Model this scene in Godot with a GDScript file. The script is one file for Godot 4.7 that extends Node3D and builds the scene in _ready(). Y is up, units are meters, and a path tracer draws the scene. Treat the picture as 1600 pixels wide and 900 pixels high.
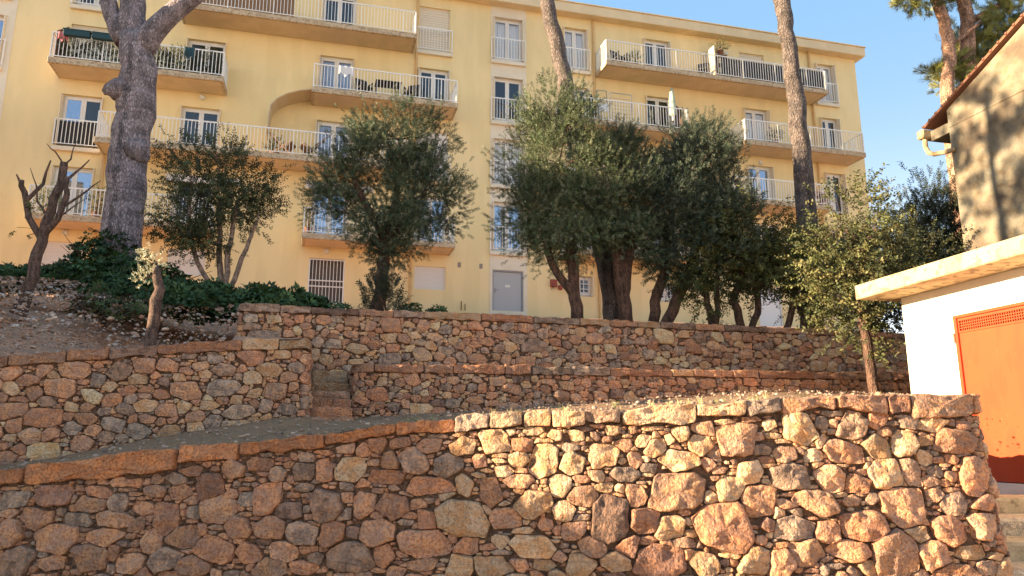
extends Node3D
# A yellow apartment block above terraced dry-stone walls, with olives and pines.
# World: x right, y up, the camera looks along -z. The block and the terraces share a "site" frame turned by YAW:
# u runs along the facade, w is the distance in front of it.

const YAW := 0.25604
const FAR := 28.054
var rng := RandomNumberGenerator.new()
var used := {}
var mat := {}
var grain := FastNoiseLite.new()
var broad := FastNoiseLite.new()

# ---------------------------------------------------------------- mesh building
class Shape:
	var v := PackedVector3Array()
	var c := PackedColorArray()
	var ix := PackedInt32Array()
	var tint := Color.WHITE

	func vert(p: Vector3) -> int:
		v.append(p)
		c.append(tint)
		return v.size() - 1

	func tri(a: int, b: int, d: int) -> void: # counterclockwise seen from outside
		ix.append(a)
		ix.append(d)
		ix.append(b)

	func quad(a: Vector3, b: Vector3, d: Vector3, e: Vector3) -> void:
		var k := vert(a)
		vert(b)
		vert(d)
		vert(e)
		tri(k, k + 1, k + 2)
		tri(k, k + 2, k + 3)

	func face(a: Vector3, b: Vector3, d: Vector3) -> void:
		var k := vert(a)
		vert(b)
		vert(d)
		tri(k, k + 1, k + 2)

	# a box with chamfered edges, placed by t
	func box(t: Transform3D, s: Vector3, ch := 0.0) -> void:
		var h := s * 0.5
		var q: float = minf(ch, minf(h.x, minf(h.y, h.z)) * 0.8)
		for ax in 3:
			for sg in [-1.0, 1.0]:
				var n := Vector3.ZERO
				n[ax] = sg
				var p := Vector3.ZERO
				p[(ax + 1) % 3] = 1.0
				var r := n.cross(p)
				var o: Vector3 = n * h[ax]
				var a: Vector3 = p * (h[(ax + 1) % 3] - q)
				var b: Vector3 = r * ((h * r).length() - q)
				quad(t * (o - a - b), t * (o + a - b), t * (o + a + b), t * (o - a + b))
		if q <= 0.0:
			return
		for ax in 3:
			var i := (ax + 1) % 3
			var j := (ax + 2) % 3
			for s1 in [-1.0, 1.0]:
				for s2 in [-1.0, 1.0]:
					var l := Vector3.ZERO
					l[ax] = h[ax] - q
					var p1 := Vector3.ZERO
					p1[i] = s1 * h[i]
					p1[j] = s2 * (h[j] - q)
					var p2 := Vector3.ZERO
					p2[i] = s1 * (h[i] - q)
					p2[j] = s2 * h[j]
					if s1 * s2 > 0.0:
						quad(t * (p1 - l), t * (p2 - l), t * (p2 + l), t * (p1 + l))
					else:
						quad(t * (p2 - l), t * (p1 - l), t * (p1 + l), t * (p2 + l))
		for sx in [-1.0, 1.0]:
			for sy in [-1.0, 1.0]:
				for sz in [-1.0, 1.0]:
					var k := Vector3(sx, sy, sz)
					var a: Vector3 = t * (k * (h - Vector3(0, q, q)))
					var b: Vector3 = t * (k * (h - Vector3(q, 0, q)))
					var d: Vector3 = t * (k * (h - Vector3(q, q, 0)))
					if sx * sy * sz > 0.0:
						face(a, b, d)
					else:
						face(a, d, b)

	func block(lo: Vector3, hi: Vector3, ch := 0.0) -> void:
		box(Transform3D(Basis(), (lo + hi) * 0.5), hi - lo, ch)

	func bar(a: Vector3, b: Vector3, wide: float, deep := -1.0) -> void:
		var y := (b - a)
		var up := Vector3.BACK if absf(y.normalized().dot(Vector3.BACK)) < 0.9 else Vector3.RIGHT
		var x := y.cross(up).normalized()
		var z := x.cross(y.normalized())
		box(Transform3D(Basis(x, y.normalized(), z), (a + b) * 0.5), Vector3(wide, y.length(), wide if deep < 0.0 else deep))

	# a smooth tube through pts with a radius each; rough bends its skin
	func tube(pts: Array, rad: Array, sides := 8, rough: FastNoiseLite = null, amp := 0.0, cap := true) -> void:
		var rings := []
		var x := Vector3.ZERO
		for i in pts.size():
			var d: Vector3 = (pts[mini(i + 1, pts.size() - 1)] - pts[maxi(i - 1, 0)]).normalized()
			if i == 0:
				x = d.cross(Vector3(0.3, 0.1, 0.95)).normalized()
			x = (x - d * x.dot(d)).normalized()
			var z := x.cross(d)
			var ring := []
			for k in sides:
				var an := TAU * k / sides
				var o := x * cos(an) + z * sin(an)
				var r: float = rad[i]
				var p: Vector3 = pts[i] + o * r
				if rough:
					p += o * r * amp * rough.get_noise_3d(p.x, p.y * 0.5, p.z)
				ring.append(vert(p))
			rings.append(ring)
		for i in rings.size() - 1:
			for k in sides:
				var a: int = rings[i][k]
				var b: int = rings[i][(k + 1) % sides]
				var e: int = rings[i + 1][(k + 1) % sides]
				var f: int = rings[i + 1][k]
				tri(a, e, b)
				tri(a, f, e)
		if cap:
			for i in [0, rings.size() - 1]:
				var m := vert(pts[i])
				for k in sides:
					var a: int = rings[i][k]
					var b: int = rings[i][(k + 1) % sides]
					if i == 0:
						tri(m, a, b)
					else:
						tri(m, b, a)

	# a solid between two outlines of equal length (counterclockwise seen from the front)
	func loft(back: PackedVector3Array, front: PackedVector3Array) -> void:
		var n := back.size()
		for i in n:
			var j := (i + 1) % n
			quad(back[i], back[j], front[j], front[i])
		for i in range(1, n - 1):
			face(front[0], front[i], front[i + 1])
			face(back[0], back[i + 1], back[i])

	func done() -> ArrayMesh:
		var n := PackedVector3Array()
		n.resize(v.size())
		for i in range(0, ix.size(), 3):
			var a := ix[i]
			var b := ix[i + 1]
			var d := ix[i + 2]
			var f := (v[d] - v[a]).cross(v[b] - v[a])
			n[a] += f
			n[b] += f
			n[d] += f
		for i in n.size():
			n[i] = n[i].normalized() if n[i].length_squared() > 0.0 else Vector3.UP
		var arr := []
		arr.resize(Mesh.ARRAY_MAX)
		arr[Mesh.ARRAY_VERTEX] = v
		arr[Mesh.ARRAY_NORMAL] = n
		arr[Mesh.ARRAY_COLOR] = c
		arr[Mesh.ARRAY_INDEX] = ix
		var m := ArrayMesh.new()
		m.add_surface_from_arrays(Mesh.PRIMITIVE_TRIANGLES, arr)
		return m


# ---------------------------------------------------------------- nodes
func numbered(called: String) -> String:
	if not used.has(called):
		used[called] = 0
		return called
	used[called] += 1
	return "%s_%03d" % [called, used[called]]

func tag(o: Node3D, label: String, category := "", group := "", kind := "") -> Node3D:
	if label: o.set_meta("label", label)
	if category: o.set_meta("category", category)
	if group: o.set_meta("group", group)
	if kind: o.set_meta("kind", kind)
	return o

func thing(called: String, label: String, category: String, at := Vector3.ZERO, turn := 0.0, group := "") -> Node3D:
	var o := Node3D.new()
	o.name = numbered(called)
	add_child(o)
	o.position = at
	o.rotation.y = turn
	return tag(o, label, category, group)

func put(called: String, mesh: Mesh, m: Material, parent: Node3D = self, at := Vector3.ZERO) -> MeshInstance3D:
	var o := MeshInstance3D.new()
	o.mesh = mesh
	o.material_override = m
	o.cast_shadow = GeometryInstance3D.SHADOW_CASTING_SETTING_ON
	if parent == self:
		o.name = numbered(called)
	else:
		var k := 0
		o.name = called
		if parent.has_meta("n_" + called):
			k = parent.get_meta("n_" + called) + 1
			o.name = "%s_%03d" % [called, k]
		parent.set_meta("n_" + called, k)
	o.position = at
	parent.add_child(o, true)
	return o

func structure(called: String, mesh: Mesh, m: Material) -> MeshInstance3D:
	var o := put(called, mesh, m)
	o.set_meta("kind", "structure")
	return o

func scatter(called: String, mesh: Mesh, m: Material, where: Array, tints: Array, parent: Node3D = self, at := Vector3.ZERO) -> MultiMeshInstance3D:
	var mm := MultiMesh.new()
	mm.transform_format = MultiMesh.TRANSFORM_3D
	mm.use_colors = true
	mm.mesh = mesh
	mm.instance_count = where.size()
	for i in where.size():
		mm.set_instance_transform(i, where[i])
		mm.set_instance_color(i, tints[i])
	var o := MultiMeshInstance3D.new()
	o.multimesh = mm
	o.material_override = m
	o.name = called if parent != self else numbered(called)
	o.position = at
	o.set_meta("kind", "stuff")
	parent.add_child(o, true)
	return o

func site(u: float, h: float, w: float) -> Vector3:
	# the facade passes through (0, -29); its outward normal points to +z and a little to +x
	return Vector3(0, 0, -29) + Vector3(cos(YAW), 0, -sin(YAW)) * u + Vector3(sin(YAW), 0, cos(YAW)) * w + Vector3.UP * h

func to_site(p: Vector3) -> Vector2:
	var d := p - Vector3(0, 0, -29)
	return Vector2(d.dot(Vector3(cos(YAW), 0, -sin(YAW))), d.dot(Vector3(sin(YAW), 0, cos(YAW))))

func lin(r: float, g: float, b: float) -> Color:
	return Color(r, g, b).linear_to_srgb()

func rnd(a: float, b: float) -> float:
	return rng.randf_range(a, b)


# ---------------------------------------------------------------- materials
func noise(kind: int, freq: float, oct := 4, sd := 1) -> FastNoiseLite:
	var n := FastNoiseLite.new()
	n.noise_type = kind
	n.frequency = freq
	n.seed = sd
	n.fractal_type = FastNoiseLite.FRACTAL_FBM if oct > 1 else FastNoiseLite.FRACTAL_NONE
	n.fractal_octaves = maxi(oct, 1)
	return n

func layer(n: FastNoiseLite, size: int) -> PackedByteArray:
	var im := n.get_seamless_image(size, size, false, false, 0.1, true)
	im.convert(Image.FORMAT_L8)
	return im.get_data()

func picture(size: int, layers: Array, f: Callable) -> ImageTexture:
	var out := PackedByteArray()
	out.resize(size * size * 3)
	for i in size * size:
		var c: Color = f.call(i)
		out[i * 3] = clampi(int(c.r * 255.0), 0, 255)
		out[i * 3 + 1] = clampi(int(c.g * 255.0), 0, 255)
		out[i * 3 + 2] = clampi(int(c.b * 255.0), 0, 255)
	return ImageTexture.create_from_image(Image.create_from_data(size, size, false, Image.FORMAT_RGB8, out))

func grey(size: int, bytes: PackedByteArray) -> ImageTexture:
	return ImageTexture.create_from_image(Image.create_from_data(size, size, false, Image.FORMAT_L8, bytes))

func flat(called: String, c: Color, rough := 0.8, metal := 0.0) -> StandardMaterial3D:
	var m := StandardMaterial3D.new()
	m.resource_name = called
	m.albedo_color = c
	m.roughness = rough
	m.metallic = metal
	mat[called] = m
	return m

func mapped(called: String, c: Color, tex: Texture2D, scale: float, rough := 0.9, bump: Texture2D = null, relief := 0.0, tinted := false) -> StandardMaterial3D:
	var m := flat(called, c, rough)
	m.albedo_texture = tex
	m.uv1_triplanar = true
	m.uv1_world_triplanar = true
	m.uv1_scale = Vector3.ONE * scale
	m.vertex_color_use_as_albedo = tinted
	if bump:
		m.heightmap_enabled = true
		m.heightmap_texture = bump
		m.heightmap_scale = relief
	return m

func smooth(a: float, b: float, x: float) -> float:
	return smoothstep(a, b, x)

func materials() -> void:
	var s := 512
	var cl := layer(noise(FastNoiseLite.TYPE_SIMPLEX_SMOOTH, 0.006, 5, 3), s)
	var fi := layer(noise(FastNoiseLite.TYPE_SIMPLEX_SMOOTH, 0.03, 5, 8), s)
	var gr := layer(noise(FastNoiseLite.TYPE_SIMPLEX, 0.16, 4, 21), s)
	var ve := noise(FastNoiseLite.TYPE_SIMPLEX_SMOOTH, 0.012, 4, 31)
	ve.fractal_type = FastNoiseLite.FRACTAL_RIDGED
	var vein := layer(ve, s)
	var ce := noise(FastNoiseLite.TYPE_CELLULAR, 0.06, 2, 5)
	ce.cellular_return_type = FastNoiseLite.RETURN_DISTANCE
	var pit := layer(ce, s)
	# 1: rusty, veined with calcite; 2: grey with lichen; 3: pale and pitted. Tints come from each stone.
	var rust := picture(s, [], func(i):
		var a := cl[i] / 255.0
		var b := fi[i] / 255.0
		var g := gr[i] / 255.0
		var v := vein[i] / 255.0
		var c := Color(0.90, 0.80, 0.75).lerp(Color(1.0, 0.85, 0.72), smooth(0.44, 0.58, a))
		c = c.lerp(Color(0.72, 0.68, 0.68), smooth(0.50, 0.62, b) * smooth(0.40, 0.55, 1.0 - a) * 0.9)
		c = c.lerp(Color(0.62, 0.52, 0.48), smooth(0.44, 0.36, b) * 0.6)
		c = c.lerp(Color(1.0, 0.97, 0.94), smooth(0.85, 0.95, v) * 0.85 * smooth(0.42, 0.58, 1.0 - a))
		c = c.lerp(Color(1.0, 0.97, 0.94), smooth(0.60, 0.68, g) * smooth(0.5, 0.6, b) * 0.6)
		return c * (0.76 + 0.40 * g))
	var lichen := picture(s, [], func(i):
		var a := cl[i] / 255.0
		var b := fi[i] / 255.0
		var g := gr[i] / 255.0
		var c := Color(0.80, 0.78, 0.76).lerp(Color(0.98, 0.84, 0.72), smooth(0.52, 0.62, b) * smooth(0.42, 0.56, a))
		c = c.lerp(Color(0.56, 0.53, 0.52), smooth(0.48, 0.60, 1.0 - a) * 0.8)
		c = c.lerp(Color(1.0, 0.99, 0.97), smooth(0.55, 0.66, g) * smooth(0.46, 0.58, b) * 0.75)
		return c * (0.74 + 0.44 * g))
	var pale := picture(s, [], func(i):
		var a := cl[i] / 255.0
		var b := fi[i] / 255.0
		var g := gr[i] / 255.0
		var c := Color(0.97, 0.93, 0.87).lerp(Color(0.96, 0.83, 0.68), smooth(0.45, 0.65, a)).lerp(Color(0.76, 0.70, 0.66), smooth(0.42, 0.8, b) * 0.8)
		c = c.lerp(Color(0.5, 0.42, 0.36), smooth(0.4, 0.15, pit[i] / 255.0) * 0.35)
		return c * (0.72 + 0.5 * g))
	var hb := PackedByteArray()
	hb.resize(s * s)
	for i in s * s:
		hb[i] = clampi(int(fi[i] * 0.55 + gr[i] * 0.25 + minf(pit[i], 120.0) * 0.35 + cl[i] * 0.1), 0, 255)
	var rough_tex := grey(s, hb)
	mapped("rust_stone", Color.WHITE, rust, 1.9, 0.93, rough_tex, 5.0, true)
	mapped("lichen_stone", Color.WHITE, lichen, 2.1, 0.93, rough_tex, 5.0, true)
	mapped("pale_stone", Color.WHITE, pale, 1.7, 0.93, rough_tex, 5.5, true)
	mapped("wall_core", lin(0.34, 0.215, 0.14), lichen, 3.0, 1.0, rough_tex, 4.0)
	# soil
	var soil := picture(s, [], func(i):
		var a := cl[i] / 255.0
		var b := fi[i] / 255.0
		var g := gr[i] / 255.0
		var c := Color(0.60, 0.52, 0.46).lerp(Color(0.74, 0.60, 0.51), smooth(0.4, 0.65, a)).lerp(Color(0.44, 0.38, 0.34), smooth(0.5, 0.72, b) * 0.8)
		c = c.lerp(Color(0.78, 0.72, 0.65), smooth(0.62, 0.7, g) * 0.7)
		return c * (0.8 + 0.4 * g))
	mapped("bank_soil", Color(1.12, 0.98, 0.89), soil, 0.7, 1.0, rough_tex, 5.0, true)
	var dry := picture(s, [], func(i):
		var a := cl[i] / 255.0
		var b := fi[i] / 255.0
		var g := gr[i] / 255.0
		var c := Color(0.80, 0.70, 0.58).lerp(Color(0.86, 0.74, 0.58), a).lerp(Color(0.64, 0.56, 0.48), smooth(0.5, 0.75, b) * 0.6)
		return c * (0.8 + 0.4 * g))
	mapped("path_soil", Color.WHITE, dry, 0.8, 1.0, rough_tex, 5.0, true)
	mapped("bounce_ground", Color(1.0, 0.97, 0.92), dry, 0.6, 1.0, rough_tex, 3.0)  # mostly unseen ground, pale so it bounces sunlight onto the facade
	# render (plaster) of the block: faint clouds and streaks
	var wash := picture(s, [], func(i):
		var a := cl[i] / 255.0
		var b := fi[i] / 255.0
		var g := gr[i] / 255.0
		var f := 0.955 + 0.035 * smooth(0.3, 0.7, a) + 0.02 * (b - 0.5) + 0.03 * (g - 0.5)
		return Color(f, f * (0.99 + 0.01 * a), f * (0.975 + 0.025 * a)))
	var streak := picture(s, [], func(i):
		var a := cl[i] / 255.0
		var b := fi[i] / 255.0
		var g := gr[i] / 255.0
		var f := 0.965 + 0.03 * smooth(0.3, 0.7, a) - 0.004 * smooth(0.5, 0.9, b) + 0.02 * (g - 0.5)
		return Color(f, f * 0.995, f * (0.97 + 0.03 * a)))
	mapped("yellow_render", lin(0.865, 0.69, 0.37), streak, 0.16, 0.95, rough_tex, 0.5).uv1_scale = Vector3(0.30, 0.07, 0.30)
	mapped("cream_render", lin(0.80, 0.71, 0.55), wash, 0.2, 0.95, rough_tex, 0.4)
	mapped("fascia_paint", lin(0.80, 0.64, 0.40), wash, 0.25, 0.9)
	var conc := picture(s, [], func(i):
		var a := cl[i] / 255.0
		var b := fi[i] / 255.0
		var g := gr[i] / 255.0
		var c := Color(0.96, 0.92, 0.86).lerp(Color(0.62, 0.57, 0.52), smooth(0.52, 0.72, b) * 0.75).lerp(Color(0.8, 0.74, 0.66), smooth(0.45, 0.7, a) * 0.5)
		return c * (0.92 + 0.16 * g))
	mapped("slab_edge", lin(0.62, 0.54, 0.42), conc, 0.5, 0.95, rough_tex, 0.6)
	mapped("slab_soffit", lin(0.68, 0.54, 0.36), wash, 0.3, 0.95)
	mapped("hut_wall", lin(0.80, 0.74, 0.62), wash, 0.4, 0.95, rough_tex, 0.5)
	mapped("hut_slab", lin(0.56, 0.46, 0.31), conc, 0.35, 0.95, rough_tex, 0.5)
	# old stained render on the house behind
	var st := picture(s, [], func(i):
		var a := cl[i] / 255.0
		var b := fi[i] / 255.0
		var g := gr[i] / 255.0
		var c := Color(0.88, 0.79, 0.64).lerp(Color(0.80, 0.64, 0.44), smooth(0.45, 0.8, b) * 0.6).lerp(Color(0.62, 0.51, 0.41), smooth(0.45, 0.85, a) * 0.8)
		c = c.lerp(Color(0.97, 0.9, 0.76), smooth(0.42, 0.25, a) * 0.6)
		return c * (0.93 + 0.14 * g))
	mapped("old_render", Color(0.55, 0.57, 0.60), st, 0.28, 0.97, rough_tex, 1.2)
	# orange painted steel with pale scuffs
	var paint := picture(s, [], func(i):
		var a := cl[i] / 255.0
		var b := fi[i] / 255.0
		var c := Color(0.94, 0.41, 0.17).lerp(Color(0.92, 0.38, 0.155), smooth(0.4, 0.7, a)).lerp(Color(1.0, 0.62, 0.36), smooth(0.80, 0.9, b) * 0.5)
		return c)
	var pm := mapped("door_paint", Color(0.72, 0.64, 0.60), paint, 0.8, 0.6)
	pm.uv1_scale = Vector3(1.2, 0.35, 1.2)
	# bark
	var bc := noise(FastNoiseLite.TYPE_CELLULAR, 0.035, 3, 9)
	bc.cellular_return_type = FastNoiseLite.RETURN_DISTANCE2_SUB
	var plate := layer(bc, s)
	var bark := picture(s, [], func(i):
		var p := plate[i] / 255.0
		var b := fi[i] / 255.0
		var g := gr[i] / 255.0
		var c := Color(0.40, 0.35, 0.33).lerp(Color(0.80, 0.75, 0.73), smooth(0.02, 0.5, p) * 0.8).lerp(Color(0.66, 0.57, 0.53), smooth(0.5, 0.7, b) * 0.5) * (0.8 + 0.35 * smooth(0.3, 0.65, cl[i] / 255.0))
		return c * (0.75 + 0.5 * g))
	var bh := PackedByteArray()
	bh.resize(s * s)
	for i in s * s:
		bh[i] = clampi(int(minf(plate[i] * 1.5, 190.0) + fi[i] * 0.2 + gr[i] * 0.08), 0, 255)
	var bark_h := grey(s, bh)
	var pb := mapped("pine_bark", Color(0.90, 0.90, 0.95), bark, 1.0, 0.95, bark_h, 6.0)
	pb.uv1_scale = Vector3(1.2, 0.5, 1.2)
	mapped("dark_pine_bark", Color(0.66, 0.65, 0.64), bark, 1.0, 0.95, bark_h, 6.0).uv1_scale = Vector3(1.5, 0.6, 1.5)
	var pr := mapped("warm_pine_bark", Color(1.0, 0.86, 0.74), bark, 1.0, 0.95, bark_h, 5.0)
	pr.uv1_scale = Vector3(1.0, 0.5, 1.0)
	var ob := mapped("olive_bark", Color(0.60, 0.50, 0.43), bark, 1.0, 0.95, bark_h, 3.0)
	ob.uv1_scale = Vector3(2.0, 0.5, 2.0)
	var wb := mapped("pale_bark", Color(0.92, 0.86, 0.8), bark, 1.0, 0.95, bark_h, 2.0)
	wb.uv1_scale = Vector3(4.0, 1.5, 4.0)
	var sb := mapped("stump_bark", Color(0.70, 0.62, 0.57), bark, 1.0, 0.95, bark_h, 3.0)
	sb.uv1_scale = Vector3(4.0, 1.2, 4.0)
	# leaves: the colour is each sprig's own
	for d in [["olive_leaf", 0.55, 0.3], ["broad_leaf", 0.6, 0.35], ["needle", 0.6, 0.35], ["shrub_leaf", 0.6, 0.3], ["straw", 0.8, 0.2]]:
		var m := flat(d[0], Color.WHITE, d[1])
		m.vertex_color_use_as_albedo = true
		m.metallic_specular = 0.35
		m.backlight_enabled = true
		m.backlight = Color(d[2], d[2], d[2] * 0.6)
	flat("pebble", Color.WHITE, 0.95).vertex_color_use_as_albedo = true
	# paints, metals, glass
	flat("white_metal", lin(0.84, 0.82, 0.77), 0.5)
	flat("window_white", lin(0.76, 0.73, 0.68), 0.45)
	flat("shutter_cream", lin(0.74, 0.64, 0.48), 0.7)
	flat("shutter_white", lin(0.78, 0.76, 0.72), 0.6)
	flat("grey_door", lin(0.42, 0.42, 0.41), 0.6)
	flat("door_frame_grey", lin(0.30, 0.31, 0.32), 0.5)
	flat("dark_screen", lin(0.035, 0.032, 0.032), 0.9)
	flat("brown_panel", lin(0.17, 0.085, 0.045), 0.85)
	flat("pipe_paint", lin(0.62, 0.40, 0.17), 0.6)
	flat("zinc", lin(0.34, 0.33, 0.33), 0.5, 0.4)
	flat("rust_pipe", lin(0.20, 0.11, 0.06), 0.8)
	flat("red_box", lin(0.30, 0.05, 0.025), 0.5)
	flat("dark_interior", lin(0.05, 0.045, 0.04), 0.95)
	flat("gate_mesh", lin(0.13, 0.115, 0.095), 0.8)
	flat("curtain_white", lin(0.7, 0.69, 0.68), 0.95)
	flat("curtain_blue", lin(0.22, 0.33, 0.55), 0.95)
	flat("cloth_teal", lin(0.02, 0.06, 0.075), 0.9)
	flat("cloth_pink", lin(0.55, 0.16, 0.16), 0.9)
	flat("canvas_sand", lin(0.62, 0.50, 0.32), 0.9)
	flat("umbrella_green", lin(0.38, 0.46, 0.36), 0.9)
	flat("dark_wicker", lin(0.03, 0.025, 0.02), 0.8)
	flat("wood", lin(0.25, 0.15, 0.08), 0.8)
	flat("tile_edge", lin(0.20, 0.085, 0.05), 0.9)
	flat("lamp_glass", lin(0.7, 0.68, 0.6), 0.3)
	flat("hatch_dark", lin(0.03, 0.012, 0.01), 0.9)
	var g1 := flat("glass_dark", lin(0.018, 0.02, 0.024), 0.04)
	g1.metallic_specular = 0.8
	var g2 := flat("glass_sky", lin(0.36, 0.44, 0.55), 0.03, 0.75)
	var g3 := flat("glass_clear", Color(0.9, 0.95, 1.0, 0.08), 0.03)
	g3.transparency = BaseMaterial3D.TRANSPARENCY_ALPHA


# ---------------------------------------------------------------- dry-stone walls
# A wall is laid out in its own (s, h) plane: s along the wall, h up. path() maps s to the plan.
class Laid:
	var p := []      # centres
	var r := []      # half width, half height
	var pin := []
	var cells := {}

	func key(x: float, y: float) -> Vector2i:
		return Vector2i(floori(x / 0.3), floori(y / 0.3))

	func add(c: Vector2, ab: Vector2) -> void:
		var k := key(c.x, c.y)
		if not cells.has(k):
			cells[k] = []
		cells[k].append(p.size())
		p.append(c)
		r.append(ab)

	func near(c: Vector2, reach: float) -> Array:
		var out := []
		var a := key(c.x - reach, c.y - reach)
		var b := key(c.x + reach, c.y + reach)
		for i in range(a.x, b.x + 1):
			for j in range(a.y, b.y + 1):
				var k := Vector2i(i, j)
				if cells.has(k):
					out.append_array(cells[k])
		return out

	static func along(ab: Vector2, d: Vector2) -> float:
		return 1.0 / sqrt(d.x * d.x / (ab.x * ab.x) + d.y * d.y / (ab.y * ab.y))

	func fits(c: Vector2, ab: Vector2, tight: float) -> bool:
		for i in near(c, ab.x + 0.3):
			var d: Vector2 = p[i] - c
			var l := d.length()
			if l < 0.001:
				return false
			d /= l
			if l < tight * (along(ab, d) + along(r[i], d)):
				return false
		return true

	# Bigger stones take their angular shape first; stones of like size share a straight joint; smaller ones fit what is left.
	func outlines(gap: float, g: RandomNumberGenerator) -> Array:
		var order := range(p.size())
		var size := []
		for i in p.size():
			size.append(sqrt(r[i].x * r[i].y))
		order.sort_custom(func(x, y): return size[x] > size[y])
		var made := []
		made.resize(p.size())
		for i in order:
			var c: Vector2 = p[i]
			var ab: Vector2 = r[i]
			var poly := PackedVector2Array()
			var corners := g.randi_range(5, 7)
			var e := g.randf_range(0.45, 1.0)
			var turn := g.randf_range(0.0, 1.0)
			var skew := g.randf_range(-0.35, 0.35)
			for k in corners:
				var an := TAU * (k + turn + g.randf_range(-0.28, 0.28)) / corners
				var q := Vector2(signf(cos(an)) * pow(absf(cos(an)), e), signf(sin(an)) * pow(absf(sin(an)), e)) * g.randf_range(1.04, 1.38)
				poly.append(c + Vector2(q.x * ab.x + skew * q.y * ab.y, q.y * ab.y))
			var joint := gap * g.randf_range(0.5, 1.4)
			var alive := true
			for j in near(c, ab.x * 1.8 + 0.34):
				if j == i:
					continue
				var ratio: float = size[j] / size[i]
				if ratio < 0.72:
					continue
				var d: Vector2 = p[j] - c
				var l := d.length()
				d /= l
				var o: Vector2 = r[j]
				if ratio <= 1.39:
					var ri := along(ab, d)
					var rj := along(o, d)
					if l > 2.0 * (ri + rj):
						continue
					var n1 := Vector2(d.x / (ab.x * ab.x), d.y / (ab.y * ab.y)).normalized()
					var n2 := Vector2(d.x / (o.x * o.x), d.y / (o.y * o.y)).normalized()
					var n := (n1 + n2).normalized()
					poly = cut(poly, c + d * l * ri / (ri + rj) - n * joint, n)
				elif made[j] != null:
					var best := -1.0e9
					var at := Vector2.ZERO
					var out := Vector2.ZERO
					var other: PackedVector2Array = made[j]
					for k in other.size():
						var u := other[k]
						var v := other[(k + 1) % other.size()]
						var m := Vector2(v.y - u.y, u.x - v.x).normalized()
						var away := (c - u).dot(m)
						if away > best:
							best = away
							at = u
							out = m
					if best < 0.006:
						alive = false
						break
					poly = cut(poly, at + out * joint * 2.0, -out)
				if poly.size() < 3:
					alive = false
					break
			made[i] = poly if alive else null
		return made

	static func cut(poly: PackedVector2Array, o: Vector2, n: Vector2) -> PackedVector2Array:
		var out := PackedVector2Array()
		for k in poly.size():
			var a := poly[k]
			var b := poly[(k + 1) % poly.size()]
			var da := (a - o).dot(n)
			var db := (b - o).dot(n)
			if da <= 0.0:
				out.append(a)
			if (da < 0.0 and db > 0.0) or (da > 0.0 and db < 0.0):
				out.append(a.lerp(b, da / (da - db)))
		return out

func rounded(poly: PackedVector2Array, edge: float, share: float) -> PackedVector2Array:
	var a := PackedVector2Array()
	for k in poly.size():
		var p := poly[k]
		var q := poly[(k + 1) % poly.size()]
		if p.distance_to(q) < edge * 0.25:
			a.append((p + q) * 0.5)
			continue
		a.append(p.lerp(q, share))
		a.append(p.lerp(q, 1.0 - share))
	var out := PackedVector2Array()
	for k in a.size():
		var p := a[k]
		var q := a[(k + 1) % a.size()]
		var n := maxi(1, ceili(p.distance_to(q) / edge))
		for j in n:
			out.append(p.lerp(q, float(j) / n))
	return out

# One stone: the outline pushed out into a chipped, faceted boss. face(s, h, d) gives the point d in front of the wall.
func stone(st: Shape, poly: PackedVector2Array, facing: Callable, from: Vector3, boss: float, back: float, steps: Array, plain := 0.0) -> void:
	var c := Vector2.ZERO
	for p in poly:
		c += p
	c /= poly.size()
	var size := 0.0
	for p in poly:
		size += p.distance_to(c)
	size /= poly.size()
	var cuts := []
	for k in rng.randi_range(3, 6):
		var an := rnd(0, TAU)
		cuts.append([Vector2(cos(an), sin(an)), rnd(0.2, 0.95) * boss / size * (1.0 - plain), rnd(-0.2, 0.5) * size])
	var lean := Vector2(rnd(-1, 1), rnd(-0.8, 0.8)) * 0.4 * boss / size * (1.0 - plain * 0.6)
	var sd := rnd(0, 900)
	var hard := rnd(9.0, 24.0) + plain * 4.0
	var n := poly.size()
	var before := -1
	for k in steps.size() + 1:
		var t: float = 1.0 if k == 0 else steps[k - 1]
		var first := st.v.size()
		for i in n:
			var q := c + (poly[i] - c) * t
			var d := -back
			if k > 0:
				var rim := 1.0 - pow(t, hard)
				d = boss * (0.3 + 0.7 * rim)
				for cu in cuts:
					d = minf(d, boss * 0.95 - cu[1] * ((q - c).dot(cu[0]) - cu[2]))
				d += lean.dot(q - c) * minf(1.0, rim * 3.0)
				d = maxf(d, -boss * 0.4)
				var amp := minf(size * 0.22, 0.026) * (0.4 + rim)
				d += amp * grain.get_noise_3d(q.x * 9.0, q.y * 9.0, sd) + amp * 0.6 * grain.get_noise_3d(q.x * 26.0, q.y * 26.0, sd)
				var jig := minf(size * 0.10, 0.011)
				q += Vector2(grain.get_noise_3d(q.x * 22.0, q.y * 22.0, sd + 40.0), grain.get_noise_3d(q.x * 22.0, q.y * 22.0, sd + 80.0)) * jig
			st.vert(facing.call(q.x, q.y, d) - from)
		if before >= 0:
			for i in n:
				var j := (i + 1) % n
				st.tri(before + i, before + j, first + j)
				st.tri(before + i, first + j, first + i)
		before = first
	var d0 := boss
	for cu in cuts:
		d0 = minf(d0, boss * 0.95 + cu[1] * cu[2])
	var m := st.vert(facing.call(c.x, c.y, d0) - from)
	for i in n:
		st.tri(before + i, before + (i + 1) % n, m)

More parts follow.
